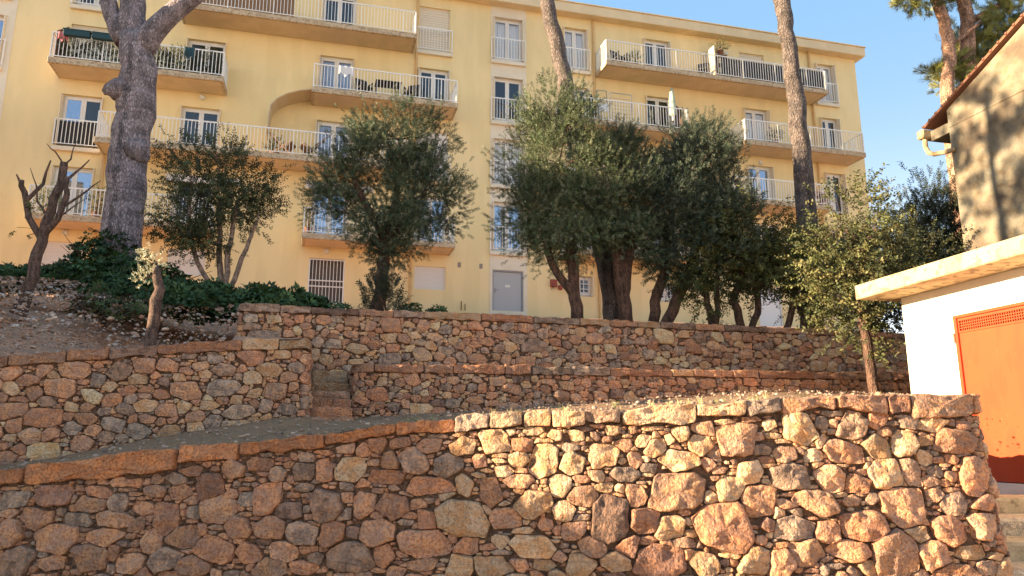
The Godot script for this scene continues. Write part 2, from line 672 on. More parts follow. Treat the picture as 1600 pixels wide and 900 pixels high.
func stone_tint(tone: Array) -> Array:
	# tone: weights of rust, grey, pale, dark. Returns a material and a base colour.
	var x: float = rng.randf() * (tone[0] + tone[1] + tone[2] + tone[3])
	var f: float = rnd(0.78, 1.28) * (tone[4] if tone.size() > 4 else 1.0)
	if x < tone[0]:
		var c := Color(0.68, 0.41, 0.27).lerp(Color(0.74, 0.53, 0.38), rng.randf())
		return ["rust_stone", c * f]
	if x < tone[0] + tone[1]:
		var c := Color(0.68, 0.53, 0.42).lerp(Color(0.72, 0.46, 0.32), rng.randf())
		return ["lichen_stone", c * f]
	if x < tone[0] + tone[1] + tone[2]:
		var c := Color(0.76, 0.57, 0.41).lerp(Color(0.74, 0.50, 0.33), rng.randf())
		return ["pale_stone", c * f]
	return [["rust_stone", "lichen_stone"][rng.randi() % 2], Color(0.48, 0.31, 0.235) * f]

# Builds the stones of one wall as parts of root. room(s) -> Vector2(bottom, top); ends: cut lines [point, outward normal].
func lay(root: Node3D, at: Vector3, wall: Laid, facing: Callable, s0: float, s1: float, room: Callable, ends: Array, sizes: Array, gap: float, edge: float, steps: Array, tone: Callable, most: int, seen: Callable) -> void:
	var pinned := wall.p.size()
	for z in sizes:
		for k in z[2]:
			var c := Vector2(rnd(s0, s1), 0)
			var lim: Vector2 = room.call(c.x)
			c.y = rnd(lim.x, lim.y)
			var ab := Vector2(z[0] * rnd(0.75, 1.25), z[1] * rnd(0.75, 1.25))
			if c.y + ab.y * 0.8 > lim.y or not wall.fits(c, ab, z[3]):
				continue
			wall.add(c, ab)
	var list := []
	var made := wall.outlines(gap, rng)
	for i in wall.p.size():
		if made[i] == null:
			continue
		var poly: PackedVector2Array = made[i]
		var c: Vector2 = wall.p[i]
		var a := Vector2(c.x - 0.15, room.call(c.x - 0.15).y - 0.004)
		var b := Vector2(c.x + 0.15, room.call(c.x + 0.15).y - 0.004)
		poly = Laid.cut(poly, a, (b - a).orthogonal() * -1.0 if (b - a).orthogonal().y < 0.0 else (b - a).orthogonal())
		for e in ends:
			poly = Laid.cut(poly, e[0], e[1])
		if poly.size() < 3:
			continue
		var area := 0.0
		for k in poly.size():
			area += poly[k].cross(poly[(k + 1) % poly.size()])
		area *= 0.5
		if area < 0.00012:
			continue
		list.append([area if seen.call(wall.p[i]) else area * 0.001, poly, wall.r[i], i < pinned])
	list.sort_custom(func(x, y): return x[0] > y[0])
	var rest := {}
	for k in list.size():
		var poly: PackedVector2Array = rounded(list[k][1], edge, rnd(0.05, 0.12))
		var small: float = minf(list[k][2].x, list[k][2].y)
		var c := Vector2.ZERO
		for q in poly:
			c += q
		c /= poly.size()
		var from: Vector3 = facing.call(c.x, c.y, 0.0)
		var pick: Array = stone_tint(tone.call(c))
		var st: Shape
		var single := k < most
		if single:
			st = Shape.new()
		else:
			if not rest.has(pick[0]):
				rest[pick[0]] = Shape.new()
			st = rest[pick[0]]
			from = at
		st.tint = pick[1]
		var boss := clampf(small * rnd(0.35, 0.75), 0.010, 0.065)
		stone(st, poly, facing, from, boss, 0.10, steps if small > 0.035 else [1.0, 0.8, 0.4])
		if single:
			put("stone", st.done(), mat[pick[0]], root, from - at)
	for m in rest:
		var o := put("small_stones", rest[m].done(), mat[m], root)
		o.set_meta("kind", "stuff")

# Cap stones: flat blocks. spans: [s0, s1, bottom0, bottom1, top0, top1]
func caps(root: Node3D, at: Vector3, facing: Callable, spans: Array, out: float, depth: float, edge: float, tone: Callable) -> void:
	for sp in spans:
		var poly := PackedVector2Array()
		var n := maxi(3, ceili((sp[1] - sp[0]) / 0.12))
		for k in n + 1:
			var f := float(k) / n
			poly.append(Vector2(lerpf(sp[0], sp[1], f), lerpf(sp[2], sp[3], f) + rnd(-0.014, 0.018)))
		for k in n + 1:
			var f := 1.0 - float(k) / n
			poly.append(Vector2(lerpf(sp[0], sp[1], f) + rnd(-0.006, 0.006), lerpf(sp[4], sp[5], f) + rnd(-0.016, 0.012)))
		poly = rounded(poly, edge, 0.12)
		var c := Vector2((sp[0] + sp[1]) * 0.5, (sp[2] + sp[3] + sp[4] + sp[5]) * 0.25)
		var from: Vector3 = facing.call(c.x, c.y, 0.0)
		var pick: Array = stone_tint(tone.call(c))
		var st := Shape.new()
		st.tint = pick[1]
		var o := out * rnd(0.6, 1.3)
		var f2 := func(s, h, d): return facing.call(s, h, d + o)
		stone(st, poly, f2, from, 0.028, depth + o, [1.0, 0.975, 0.93, 0.8, 0.6, 0.35], 0.6)
		if tone.call(c)[0] > 0.7:
			st.tint = Color(0.78, 0.42, 0.22) * rnd(0.8, 1.15)
			for q in st.c.size():
				st.c[q] = st.tint
		put("cap_stone", st.done(), mat[pick[0]], root, from - at)

# A plan path as a polyline: where(s) -> [point, outward normal]
class Plan:
	var pts := []
	var len := []
	var nor := []
	func _init(list: Array) -> void:
		pts = list
		var l := 0.0
		for i in pts.size():
			if i > 0:
				l += pts[i].distance_to(pts[i - 1])
			len.append(l)
			var d: Vector2 = (pts[mini(i + 1, pts.size() - 1)] - pts[maxi(i - 1, 0)]).normalized()
			nor.append(Vector2(-d.y, d.x)) # plan is (x, z); walking to the right the outside is towards +z
	func where(s: float) -> Array:
		var i := 0
		while i < pts.size() - 2 and s > len[i + 1]:
			i += 1
		var f: float = (s - len[i]) / (len[i + 1] - len[i])
		var p: Vector2 = pts[i].lerp(pts[i + 1], f)
		var n: Vector2 = nor[i].lerp(nor[i + 1], clampf(f, 0, 1)).normalized()
		return [p, n]

func core(root: Node3D, at: Vector3, plan: Plan, s0: float, s1: float, room: Callable, batter: float, base: float, behind: float, thick: float) -> void:
	var st := Shape.new()
	var n := maxi(2, ceili((s1 - s0) / 0.3))
	var rows := []
	for k in n + 1:
		var s := lerpf(s0, s1, float(k) / n)
		var w: Array = plan.where(s)
		var lim: Vector2 = room.call(s)
		var p3 := Vector3(w[0].x, 0, w[0].y)
		var o := Vector3(w[1].x, 0, w[1].y)
		var lo := p3 + o * (-behind - batter * (lim.x - base)) + Vector3.UP * lim.x
		var hi := p3 + o * (-behind - batter * (lim.y - base)) + Vector3.UP * (lim.y + 0.08)
		rows.append([lo - at, hi - at, hi - o * thick - at, lo - o * thick - at])
	for k in n:
		for j in 4:
			var a: Array = rows[k]
			var b: Array = rows[k + 1]
			st.quad(a[j], b[j], b[(j + 1) % 4], a[(j + 1) % 4])
	st.quad(rows[0][3], rows[0][0], rows[0][1], rows[0][2])
	st.quad(rows[n][0], rows[n][3], rows[n][2], rows[n][1])
	put("wall_core", st.done(), mat.wall_core, root)

# ---------------------------------------------------------------- ground
func sheet(called: String, a: Callable, b: Callable, nx: int, nz: int, bumpy: float, m: Material, tint: Color, low = null) -> MeshInstance3D:
	var st := Shape.new()
	st.tint = tint
	for j in nz + 1:
		for i in nx + 1:
			var f := float(i) / nx
			var g := float(j) / nz
			var p: Vector3 = (a.call(f) as Vector3).lerp(b.call(f), g)
			if low != null:
				p.y -= low.call(f, g)
			var e := sin(PI * g) * 0.6 + 0.4
			p.y += bumpy * e * (broad.get_noise_2d(p.x * 1.2, p.z * 1.2) + 0.5 * grain.get_noise_2d(p.x * 5.0, p.z * 5.0))
			st.vert(p)
	for j in nz:
		for i in nx:
			var k := j * (nx + 1) + i
			st.tri(k, k + 1, k + nx + 2)
			st.tri(k, k + nx + 2, k + nx + 1)
	return structure(called, st.done(), m)

func hill(u: float, w: float) -> float:
	# the slope behind the walls, up to the foot of the block
	var q := 15.48 - w
	var h := 3.72 + (0.178 * q if q > 0.0 else 0.36 * q)
	var left := smoothstep(-9.0, -12.5, u)
	h += left * 0.35 * smoothstep(0.0, 4.0, q)
	h -= (1.0 - left) * 0.5 * smoothstep(1.2, -0.6, q) * smoothstep(-8.4, -8.9, u)
	h += 0.24 * exp(-pow((u + 2.2) / 1.3, 2.0)) * exp(-pow((w - 13.6) / 0.8, 2.0))
	return minf(h, 6.62 - 0.012 * u)

func pebble_shape(sd: int) -> ArrayMesh:
	var st := Shape.new()
	var g := RandomNumberGenerator.new()
	g.seed = sd
	var rings := [[-0.8, 0.6], [-0.1, 1.0], [0.6, 0.65]]
	var idx := []
	for r in rings:
		var ring := []
		for k in 7:
			var an := TAU * k / 7.0
			ring.append(st.vert(Vector3(cos(an) * r[1] * g.randf_range(0.7, 1.2), r[0] * g.randf_range(0.8, 1.1), sin(an) * r[1] * g.randf_range(0.7, 1.2))))
		idx.append(ring)
	for i in 2:
		for k in 7:
			var a: int = idx[i][k]
			var b: int = idx[i][(k + 1) % 7]
			st.tri(a, idx[i + 1][k], idx[i + 1][(k + 1) % 7])
			st.tri(a, idx[i + 1][(k + 1) % 7], b)
	var top := st.vert(Vector3(0.1, 0.85, 0))
	for k in 7:
		st.tri(top, idx[2][(k + 1) % 7], idx[2][k])
	return st.done()

func strewn(called: String, spots: Array, lo: float, hi: float, tones: Array) -> void:
	# loose stones lying on the ground at the given points
	var meshes := [pebble_shape(3), pebble_shape(17), pebble_shape(29)]
	for k in 3:
		var t := []
		var c := []
		for i in range(k, spots.size(), 3):
			var s := lo * pow(hi / lo, pow(rng.randf(), 3.0))
			var b := Basis.from_euler(Vector3(rnd(-0.4, 0.4), rnd(0, TAU), rnd(-0.4, 0.4))) * Basis.from_scale(Vector3(s * rnd(0.8, 1.5), s * rnd(0.4, 0.8), s))
			t.append(Transform3D(b, spots[i] + Vector3.UP * s * 0.15))
			c.append((tones[rng.randi() % tones.size()] as Color) * rnd(0.7, 1.3))
		scatter(called, meshes[k], mat.pebble, t, c)


# ---------------------------------------------------------------- plants
func leaf(st: Shape, at: Vector3, dir: Vector3, side: Vector3, l: float, w: float, fold := 0.15) -> void:
	var n := side.cross(dir).normalized()
	var a := at
	var m := at + dir * l * 0.45 + n * l * 0.06
	var k := st.vert(a)
	st.vert(m + side * w * 0.5 + n * w * fold)
	st.vert(at + dir * l)
	st.vert(m - side * w * 0.5 + n * w * fold)
	st.vert(m)
	st.tri(k, k + 1, k + 4)
	st.tri(k + 1, k + 2, k + 4)
	st.tri(k + 2, k + 3, k + 4)
	st.tri(k + 3, k, k + 4)

func slim_leaf(st: Shape, at: Vector3, dir: Vector3, side: Vector3, l: float, w: float) -> void:
	var k := st.vert(at)
	st.vert(at + dir * l * 0.5 + side * w * 0.5)
	st.vert(at + dir * l)
	st.vert(at + dir * l * 0.5 - side * w * 0.5)
	st.tri(k, k + 1, k + 2)
	st.tri(k, k + 2, k + 3)

func sprig(kind: String, sd: int) -> ArrayMesh:
	var st := Shape.new()
	var g := RandomNumberGenerator.new()
	g.seed = sd
	if kind == "olive":
		st.tint = Color(0.9, 0.8, 0.7)
		st.tube([Vector3.ZERO, Vector3(0.02, 0.11, 0), Vector3(0, 0.21, 0.02)], [0.004, 0.003, 0.001], 3, null, 0.0, false)
		for k in 20:
			var y := 0.01 + 0.20 * k / 20.0
			var an := k * 1.57 + g.randf_range(-0.4, 0.4)
			var out := Vector3(cos(an), g.randf_range(0.4, 1.1), sin(an)).normalized()
			var f := g.randf_range(0.75, 1.25)
			st.tint = Color(f, f, f)
			slim_leaf(st, Vector3(0, y, 0), out, out.cross(Vector3(g.randf_range(-1, 1), g.randf_range(-1, 1), g.randf_range(-1, 1))).normalized(), g.randf_range(0.05, 0.075), 0.017)
	elif kind == "oak":
		st.tint = Color(0.8, 0.7, 0.6)
		st.tube([Vector3.ZERO, Vector3(0.02, 0.14, 0), Vector3(0, 0.26, 0.03)], [0.004, 0.003, 0.001], 3, null, 0.0, false)
		for k in 13:
			var y := 0.03 + 0.24 * k / 13.0
			var an := k * 2.4 + g.randf_range(-0.4, 0.4)
			var out := Vector3(cos(an), g.randf_range(-0.1, 0.8), sin(an)).normalized()
			var f := g.randf_range(0.7, 1.3)
			st.tint = Color(f, f, f * 0.9)
			leaf(st, Vector3(0, y, 0), out, out.cross(Vector3(g.randf_range(-1, 1), g.randf_range(-1, 1), g.randf_range(-1, 1))).normalized(), g.randf_range(0.042, 0.065), 0.03)
	elif kind == "needle":
		for k in 70:
			var an := g.randf_range(0, TAU)
			var y := g.randf_range(-0.05, 0.18)
			var out := Vector3(cos(an), g.randf_range(0.5, 2.4), sin(an)).normalized()
			var f := g.randf_range(0.7, 1.3)
			st.tint = Color(f, f, f)
			slim_leaf(st, Vector3(0, y, 0), out, out.cross(Vector3.RIGHT if absf(out.x) < 0.8 else Vector3.BACK).normalized(), g.randf_range(0.10, 0.17), 0.008)
	else: # ground shrub with broad lobed leaves
		for k in 9:
			var an := k * 2.4
			var out := Vector3(cos(an), g.randf_range(0.0, 0.9), sin(an)).normalized()
			var f := g.randf_range(0.65, 1.35)
			st.tint = Color(f, f, f)
			leaf(st, out * 0.06 + Vector3.UP * g.randf_range(0, 0.12), out, out.cross(Vector3(g.randf_range(-0.4, 0.4), 1, g.randf_range(-0.4, 0.4))).normalized(), g.randf_range(0.10, 0.16), 0.085, -0.1)
	return st.done()

func aim(dir: Vector3, s: float) -> Basis:
	var y := dir.normalized()
	var x := y.cross(Vector3(rnd(-1, 1), rnd(-1, 1), rnd(-1, 1))).normalized()
	return Basis(x, y, x.cross(y)) * Basis.from_scale(Vector3.ONE * s)

# A tree: limbs given as lists of points and radii, the rest grown towards clumps of leaves in the lobes of the crown.
# lobes: [centre, half sizes]; leaf: sprig kind, material, tints; look: clumps, sprigs in each, clump size, up bias, sprig scale
func tree(called: String, label: String, category: String, base: Vector3, limbs: Array, bark: Material, lobes: Array, kind: String, leafm: Material, tints: Array, look: Array, group := "") -> Node3D:
	var t := thing(called, label, category, base, 0.0, group)
	var st := Shape.new()
	var ends := []
	for l in limbs:
		var pts := []
		var rad := []
		for i in l[0].size() - 1:
			var p: Vector3 = l[0][i]
			var q: Vector3 = l[0][i + 1]
			var n := maxi(2, ceili(p.distance_to(q) / 0.25))
			for k in n:
				var f := float(k) / n
				var o := Vector3(grain.get_noise_1d((p.y + f * 2.0) * 2.0 + i * 9.0), 0, grain.get_noise_1d(p.y * 2.0 + f * 4.0 + 77.0)) * 0.06
				pts.append(p.lerp(q, f) - base + (o if i + k > 0 else Vector3.ZERO))
				rad.append(lerpf(l[1][i], l[1][i + 1], f))
		pts.append(l[0][-1] - base)
		rad.append(l[1][-1])
		st.tube(pts, rad, 12, grain, 0.35)
		for i in range(pts.size() / 3, pts.size()):
			ends.append([pts[i], rad[i]])
	put("trunk", st.done(), bark, t)
	if lobes.is_empty():
		return t
	var br := Shape.new()
	var where := [[], [], []]
	var tint := [[], [], []]
	var total := 0.0
	for lo in lobes:
		total += pow(lo[1].x * lo[1].y * lo[1].z, 0.667)
	for lo in lobes:
		var c: Vector3 = lo[0] - base
		var n := int(round(look[0] * pow(lo[1].x * lo[1].y * lo[1].z, 0.667) / total))
		for k in n:
			var d := Vector3(rng.randfn(), rng.randfn(), rng.randfn()).normalized()
			var e: Vector3 = c + d * lo[1] * pow(rnd(0.1, 1.25), 0.42)
			var near: Array = ends[0]
			for x in ends:
				if (x[0] as Vector3).distance_to(e) + maxf(0.0, x[0].y - e.y) * 0.7 < (near[0] as Vector3).distance_to(e) + maxf(0.0, near[0].y - e.y) * 0.7:
					near = x
			var a: Vector3 = near[0]
			var mid := a.lerp(e, 0.55) + Vector3(rnd(-0.1, 0.1), rnd(0.0, 0.2), rnd(-0.1, 0.1)) * a.distance_to(e) * 0.6
			var r := minf(near[1] * 0.7, 0.008 + 0.012 * a.distance_to(e))
			br.tube([a, a.lerp(mid, 0.5) + Vector3(rnd(-0.04, 0.04), 0.03, rnd(-0.04, 0.04)), mid, e], [r, r * 0.8, r * 0.55, 0.004], 5, null, 0.0, false)
			if k % 3 == 0:
				ends.append([mid, r * 0.6])
			var rc: float = look[2] * rnd(0.7, 1.3)
			var shade := rnd(0.65, 1.4)
			for s in int(look[1] * (rnd(0.55, 1.4) if k % 4 else rnd(0.2, 0.5))):
				var o := Vector3(rng.randfn(), rng.randfn() * 0.85, rng.randfn()) * rc * 0.55
				var p := e + o
				var dir: Vector3 = (d * 0.7 + o.normalized() * 0.8 + Vector3.UP * look[3] + Vector3(rnd(-0.6, 0.6), rnd(-0.6, 0.6), rnd(-0.6, 0.6)))
				var w := rng.randi() % 3
				where[w].append(Transform3D(aim(dir, look[4] * rnd(0.75, 1.3)), p))
				var f := shade * rnd(0.7, 1.35)
				tint[w].append((tints[rng.randi() % tints.size()] as Color) * f)
	put("branches", br.done(), bark, t).set_meta("kind", "stuff")
	for w in 3:
		scatter("crown", sprig(kind, 100 + w * 7), leafm, where[w], tint[w], t)
	for i in range(1, 3):
		pass
	return t

# A low plant: leaf clusters on a mound, with a few stems
func shrub(called: String, label: String, category: String, base: Vector3, half: Vector3, kind: String, leafm: Material, tints: Array, n: int, scale: float, up: float, group := "") -> Node3D:
	var t := thing(called, label, category, base, 0.0, group)
	var st := Shape.new()
	var where := []
	var tint := []
	for k in 9:
		var d := Vector3(rng.randfn() * 0.5, 1.0, rng.randfn() * 0.5)
		st.tube([Vector3(rnd(-0.3, 0.3) * half.x, -0.15, rnd(-0.3, 0.3) * half.z), d * half * 0.5, d * half * Vector3(1.1, 0.85, 1.1)], [0.018, 0.012, 0.004], 5, null, 0.0, false)
	put("stem", st.done(), mat.olive_bark, t)
	for k in n:
		var d := Vector3(rng.randfn(), rng.randfn(), rng.randfn()).normalized()
		d.y = absf(d.y) if k % 3 else d.y * 0.35
		var p := d * half * pow(rnd(0.15, 1.0), 0.4)
		p.y *= 0.75 + 0.5 * (broad.get_noise_2d((p.x + base.x) * 3.0, (p.z + base.z) * 3.0) + 0.5)
		where.append(Transform3D(aim(d * 0.8 + Vector3.UP * up + Vector3(rnd(-0.5, 0.5), rnd(-0.4, 0.4), rnd(-0.5, 0.5)), scale * rnd(0.7, 1.3)), p))
		tint.append((tints[rng.randi() % tints.size()] as Color) * rnd(0.65, 1.35))
	scatter("leaves", sprig(kind, 55), leafm, where, tint, t)
	return t


# ---------------------------------------------------------------- the block
const BASE := 6.5
func fl(u: float, h: float, w: float) -> Vector3: # facade frame to the block's own axes
	return Vector3(u, h - BASE, w)

func french(root: Node3D, u0: float, u1: float, h0: float, h1: float, look: String, label := "") -> void:
	var deep := -0.16
	var f := Shape.new()
	var wd := 0.055
	f.block(fl(u0, h0, deep - 0.05), fl(u0 + wd, h1, deep), 0.006)
	f.block(fl(u1 - wd, h0, deep - 0.05), fl(u1, h1, deep), 0.006)
	f.block(fl(u0 + wd, h1 - wd, deep - 0.05), fl(u1 - wd, h1, deep), 0.006)
	f.block(fl(u0 + wd, h0, deep - 0.05), fl(u1 - wd, h0 + 0.04, deep), 0.006)
	var o := put("window", f.done(), mat.window_white, root)
	if label: o.set_meta("label", label)
	var mid := (u0 + u1) * 0.5
	for k in 2:
		var a := u0 + wd + 0.004 if k == 0 else mid + 0.002
		var b := mid - 0.002 if k == 0 else u1 - wd - 0.004
		var low := h0 + 0.044
		var top := h1 - wd - 0.004
		var l := Shape.new()
		var sw := 0.085
		var zz := deep + 0.012
		l.block(fl(a, low, deep - 0.035), fl(a + sw, top, zz), 0.008)
		l.block(fl(b - sw, low, deep - 0.035), fl(b, top, zz), 0.008)
		l.block(fl(a + sw, top - sw, deep - 0.035), fl(b - sw, top, zz), 0.008)
		l.block(fl(a + sw, low, deep - 0.035), fl(b - sw, low + 0.16, zz), 0.008)
		put("leaf", l.done(), mat.window_white, o)
		var p := Shape.new()
		p.block(fl(a + sw - 0.01, low + 0.15, deep - 0.018), fl(b - sw + 0.01, top - sw + 0.01, deep - 0.010))
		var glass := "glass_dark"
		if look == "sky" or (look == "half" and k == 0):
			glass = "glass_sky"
		if look.begins_with("curtain"):
			glass = "glass_clear"
			var c := Shape.new()
			var n := 14
			for i in n:
				var x0 := lerpf(a + sw, b - sw, float(i) / n)
				var x1 := lerpf(a + sw, b - sw, float(i + 1) / n)
				var z0 := deep - 0.10 + 0.022 * sin(i * 1.9)
				var z1 := deep - 0.10 + 0.022 * sin((i + 1) * 1.9)
				c.quad(fl(x0, low + 0.1, z0), fl(x1, low + 0.1, z1), fl(x1, top - 0.1, z1), fl(x0, top - 0.1, z0))
			put("curtain", c.done(), mat.curtain_blue if look.ends_with("blue") else mat.curtain_white, o)
		put("pane", p.done(), mat[glass], o)
	for k in 2: # shutter leaves folded back against the reveal
		var x: float = u0 - 0.005 if k == 0 else u1 + 0.005
		var sh := Shape.new()
		sh.box(Transform3D(Basis(Vector3.UP, rnd(-0.12, 0.12)), fl(x + (0.02 if k == 0 else -0.02), (h0 + h1) * 0.5, 0.02)), Vector3(0.028, h1 - h0 - 0.06, 0.28), 0.006)
		put("shutter", sh.done(), mat.shutter_cream, o)

func closed(root: Node3D, u0: float, u1: float, h0: float, h1: float, m: Material, deep := -0.09, step := 0.075) -> void:
	var f := Shape.new()
	f.block(fl(u0, h0, deep - 0.05), fl(u0 + 0.05, h1, deep + 0.01), 0.006)
	f.block(fl(u1 - 0.05, h0, deep - 0.05), fl(u1, h1, deep + 0.01), 0.006)
	f.block(fl(u0 + 0.05, h1 - 0.05, deep - 0.05), fl(u1 - 0.05, h1, deep + 0.01), 0.006)
	var o := put("window", f.done(), m, root)
	var s := Shape.new()
	var h := h0
	while h < h1 - 0.06:
		var e := minf(h + step, h1 - 0.05)
		s.block(fl(u0 + 0.052, h + 0.003, deep - 0.04), fl(u1 - 0.052, e - 0.003, deep), 0.008)
		h = e
	put("shutter", s.done(), m, o)

func guard(root: Node3D, u0: float, u1: float, h: float, screen := "", high := 0.98) -> void:
	# a low railing before a window, with its sill
	var s := Shape.new()
	s.block(fl(u0 - 0.1, h - 0.19, -0.02), fl(u1 + 0.1, h - 0.03, 0.14), 0.015)
	put("sill", s.done(), mat.cream_render, root)
	var r := Shape.new()
	rails(r, fl(u0 - 0.08, h, 0.10), fl(u1 + 0.08, h, 0.10), high)
	for x in [u0 - 0.08, u1 + 0.08]:
		for y in [0.06, high - 0.02]:
			r.bar(fl(x, h + y, -0.02), fl(x, h + y, 0.10), 0.025)
	put("railing", r.done(), mat.white_metal, root)
	if screen:
		var d := Shape.new()
		d.block(fl(u0 - 0.06, h + 0.06, 0.055), fl(u1 + 0.06, h + high - 0.05, 0.07))
		put("screen", d.done(), mat[screen], root)

func rails(r: Shape, a: Vector3, b: Vector3, high: float, gap := 0.125) -> void:
	var d := b - a
	var n := maxi(1, roundi(d.length() / gap))
	r.bar(a + Vector3.UP * high, b + Vector3.UP * high, 0.045, 0.03)
	r.bar(a + Vector3.UP * 0.07, b + Vector3.UP * 0.07, 0.03, 0.025)
	for k in n + 1:
		var p := a + d * k / n
		var post := k % 13 == 0 or k == n
		r.bar(p + Vector3.UP * (0.0 if post else 0.07), p + Vector3.UP * high, 0.036 if post else 0.021)

func balcony(root: Node3D, u0: float, u1: float, soffit: float, deep := 1.22, screen := []) -> Node3D:
	var s := Shape.new()
	s.block(fl(u0 + 0.02, soffit, 0.0), fl(u1 - 0.02, soffit + 0.175, deep - 0.12), 0.01)
	var o := put("balcony", s.done(), mat.slab_soffit, root)
	var l := Shape.new()
	l.block(fl(u0, soffit - 0.012, deep - 0.121), fl(u1, soffit + 0.20, deep), 0.012)
	l.block(fl(u0, soffit - 0.012, 0.0), fl(u0 + 0.10, soffit + 0.20, deep - 0.122), 0.012)
	l.block(fl(u1 - 0.10, soffit - 0.012, 0.0), fl(u1, soffit + 0.20, deep - 0.122), 0.012)
	put("slab_edge", l.done(), mat.slab_edge, o)
	var r := Shape.new()
	var f := soffit + 0.20
	rails(r, fl(u0 + 0.05, f, deep - 0.05), fl(u1 - 0.05, f, deep - 0.05), 0.95)
	rails(r, fl(u0 + 0.05, f, 0.02), fl(u0 + 0.05, f, deep - 0.10), 0.95)
	rails(r, fl(u1 - 0.05, f, deep - 0.10), fl(u1 - 0.05, f, 0.02), 0.95)
	put("railing", r.done(), mat.white_metal, o)
	for sc in screen:
		var d := Shape.new()
		d.block(fl(sc[0], f + 0.05, deep - 0.10), fl(sc[1], f + 0.90, deep - 0.085))
		put("screen", d.done(), mat[sc[2]], o)
	return o

func block_of_flats() -> void:
	var root := thing("apartment_building", "long yellow apartment block with white balconies above the terraced stone walls", "building", site(0, BASE, 0), YAW)
	var A := [-16.65, -15.3]
	var B := [-12.7, -11.3]
	var C := [-7.85, -6.5]
	var D := [-3.95, -2.67]
	var S := [-0.83, 0.48]
	var E := [2.3, 3.4]
	var F := [6.07, 7.35]
	var G := [10.9, 12.2]
	var H := [14.93, 15.97]
	var T := [-20.0, -18.72]
	var floors := [0.0, 9.07, 11.86, 14.62, 17.36]
	var tops := [8.38, 11.13, 13.85, 16.6, 19.37]
	var holes := []
	# column, floor, look of the glass
	var list := [
		[A, 4, "dark"], [A, 2, "half"], [A, 1, "sky"], [B, 4, "dark"], [B, 3, "dark"], [B, 2, "dark"], [B, 1, "dark"],
		[C, 4, "dark"], [C, 3, "curtain_blue"], [C, 2, "curtain_blue"], [C, 1, "sky"], [D, 3, "dark"], [D, 1, "sky"],
		[S, 4, "curtain_white"], [S, 3, "dark"], [S, 2, "curtain_white"], [S, 1, "sky"], [E, 4, "curtain_white"], [E, 3, "dark"], [E, 2, "dark"], [E, 1, "dark"],
		[F, 4, "dark"], [F, 3, "dark"], [F, 2, "dark"], [F, 1, "sky"], [G, 3, "curtain_white"], [G, 2, "sky"], [G, 1, "dark"],
		[H, 4, "curtain_white"], [H, 3, "dark"], [H, 2, "dark"], [H, 1, "dark"], [T, 4, "sky"], [T, 3, "sky"], [T, 2, "dark"], [T, 1, "dark"]]
	for x in list:
		var r := [x[0][0], x[0][1], floors[x[1]], tops[x[1]]]
		holes.append(r)
		french(root, r[0], r[1], r[2], r[3], x[2])
	for x in [[A, 3], [D, 4], [D, 2], [G, 4]]:
		var r := [x[0][0], x[0][1], floors[x[1]], tops[x[1]]]
		holes.append(r)
		closed(root, r[0], r[1], r[2], r[3], mat.shutter_cream if x[1] != 2 else mat.shutter_white, -0.09, 0.11)
	for x in [[A[0], A[1], 7.45, 8.38], [B[0] + 0.02, B[1] - 0.1, 7.43, 8.38], [D[0] + 0.07, D[1], 7.37, 8.27]]:
		holes.append(x)
		closed(root, x[0], x[1], x[2], x[3], mat.shutter_white, -0.08, 0.05)
	for x in [[E[0], E[1], 7.4, 8.25], [6.25, 7.25, 7.35, 8.13], [15.0, 16.1, 7.2, 8.1]]:
		holes.append(x)
		french(root, x[0], x[1], x[2], x[3], "dark")
		var g := Shape.new()
		for k in 4:
			var h: float = lerpf(x[2], x[3], (k + 0.5) / 4.0)
			g.bar(fl(x[0], h, -0.06), fl(x[1], h, -0.06), 0.02)
		for k in 2:
			var u: float = lerpf(x[0], x[1], (k + 1) / 3.0)
			g.bar(fl(u, x[2], -0.045), fl(u, x[3], -0.045), 0.018)
		put("window_bars", g.done(), mat.white_metal, root)
	# the street door in the stair strip and a white one further along
	for x in [[-0.80, 0.47, 6.66, 8.30, "grey_door", "door_frame_grey"], [11.05, 12.2, 6.42, 8.2, "shutter_white", "window_white"]]:
		holes.append([x[0], x[1], x[2], x[3]])
		var f := Shape.new()
		f.block(fl(x[0], x[2], -0.15), fl(x[0] + 0.06, x[3], -0.02), 0.006)
		f.block(fl(x[1] - 0.06, x[2], -0.15), fl(x[1], x[3], -0.02), 0.006)
		f.block(fl(x[0] + 0.06, x[3] - 0.06, -0.15), fl(x[1] - 0.06, x[3], -0.02), 0.006)
		var o := put("door", f.done(), mat[x[5]], root)
		var p := Shape.new()
		p.block(fl(x[0] + 0.063, x[2] + 0.01, -0.12), fl(x[1] - 0.063, x[3] - 0.063, -0.07), 0.008)
		put("door_leaf", p.done(), mat[x[4]], o)
		var hd := Shape.new()
		hd.block(fl(x[0] + 0.10, x[2] + 0.72, -0.07), fl(x[0] + 0.15, x[2] + 0.92, -0.055), 0.005)
		hd.bar(fl(x[0] + 0.125, x[2] + 0.85, -0.03), fl(x[0] + 0.25, x[2] + 0.85, -0.03), 0.022)
		hd.bar(fl(x[0] + 0.125, x[2] + 0.85, -0.07), fl(x[0] + 0.125, x[2] + 0.85, -0.02), 0.02)
		put("handle", hd.done(), mat.zinc, o)
		if x[0] < 0.0:
			var pl := Shape.new()
			pl.block(fl(-0.27, 7.62, -0.069), fl(-0.07, 7.72, -0.060), 0.003)
			put("plate", pl.done(), mat.lamp_glass, o)
	# the barred gate
	holes.append([-7.82, -6.5, 6.6, 8.34])
	var gt := Shape.new()
	gt.bar(fl(-7.79, 6.6, -0.03), fl(-7.79, 8.32, -0.03), 0.05)
	gt.bar(fl(-6.53, 6.6, -0.03), fl(-6.53, 8.32, -0.03), 0.05)
	for h in [6.66, 7.28, 7.5, 8.30]:
		gt.bar(fl(-7.79, h, -0.03), fl(-6.53, h, -0.03), 0.04)
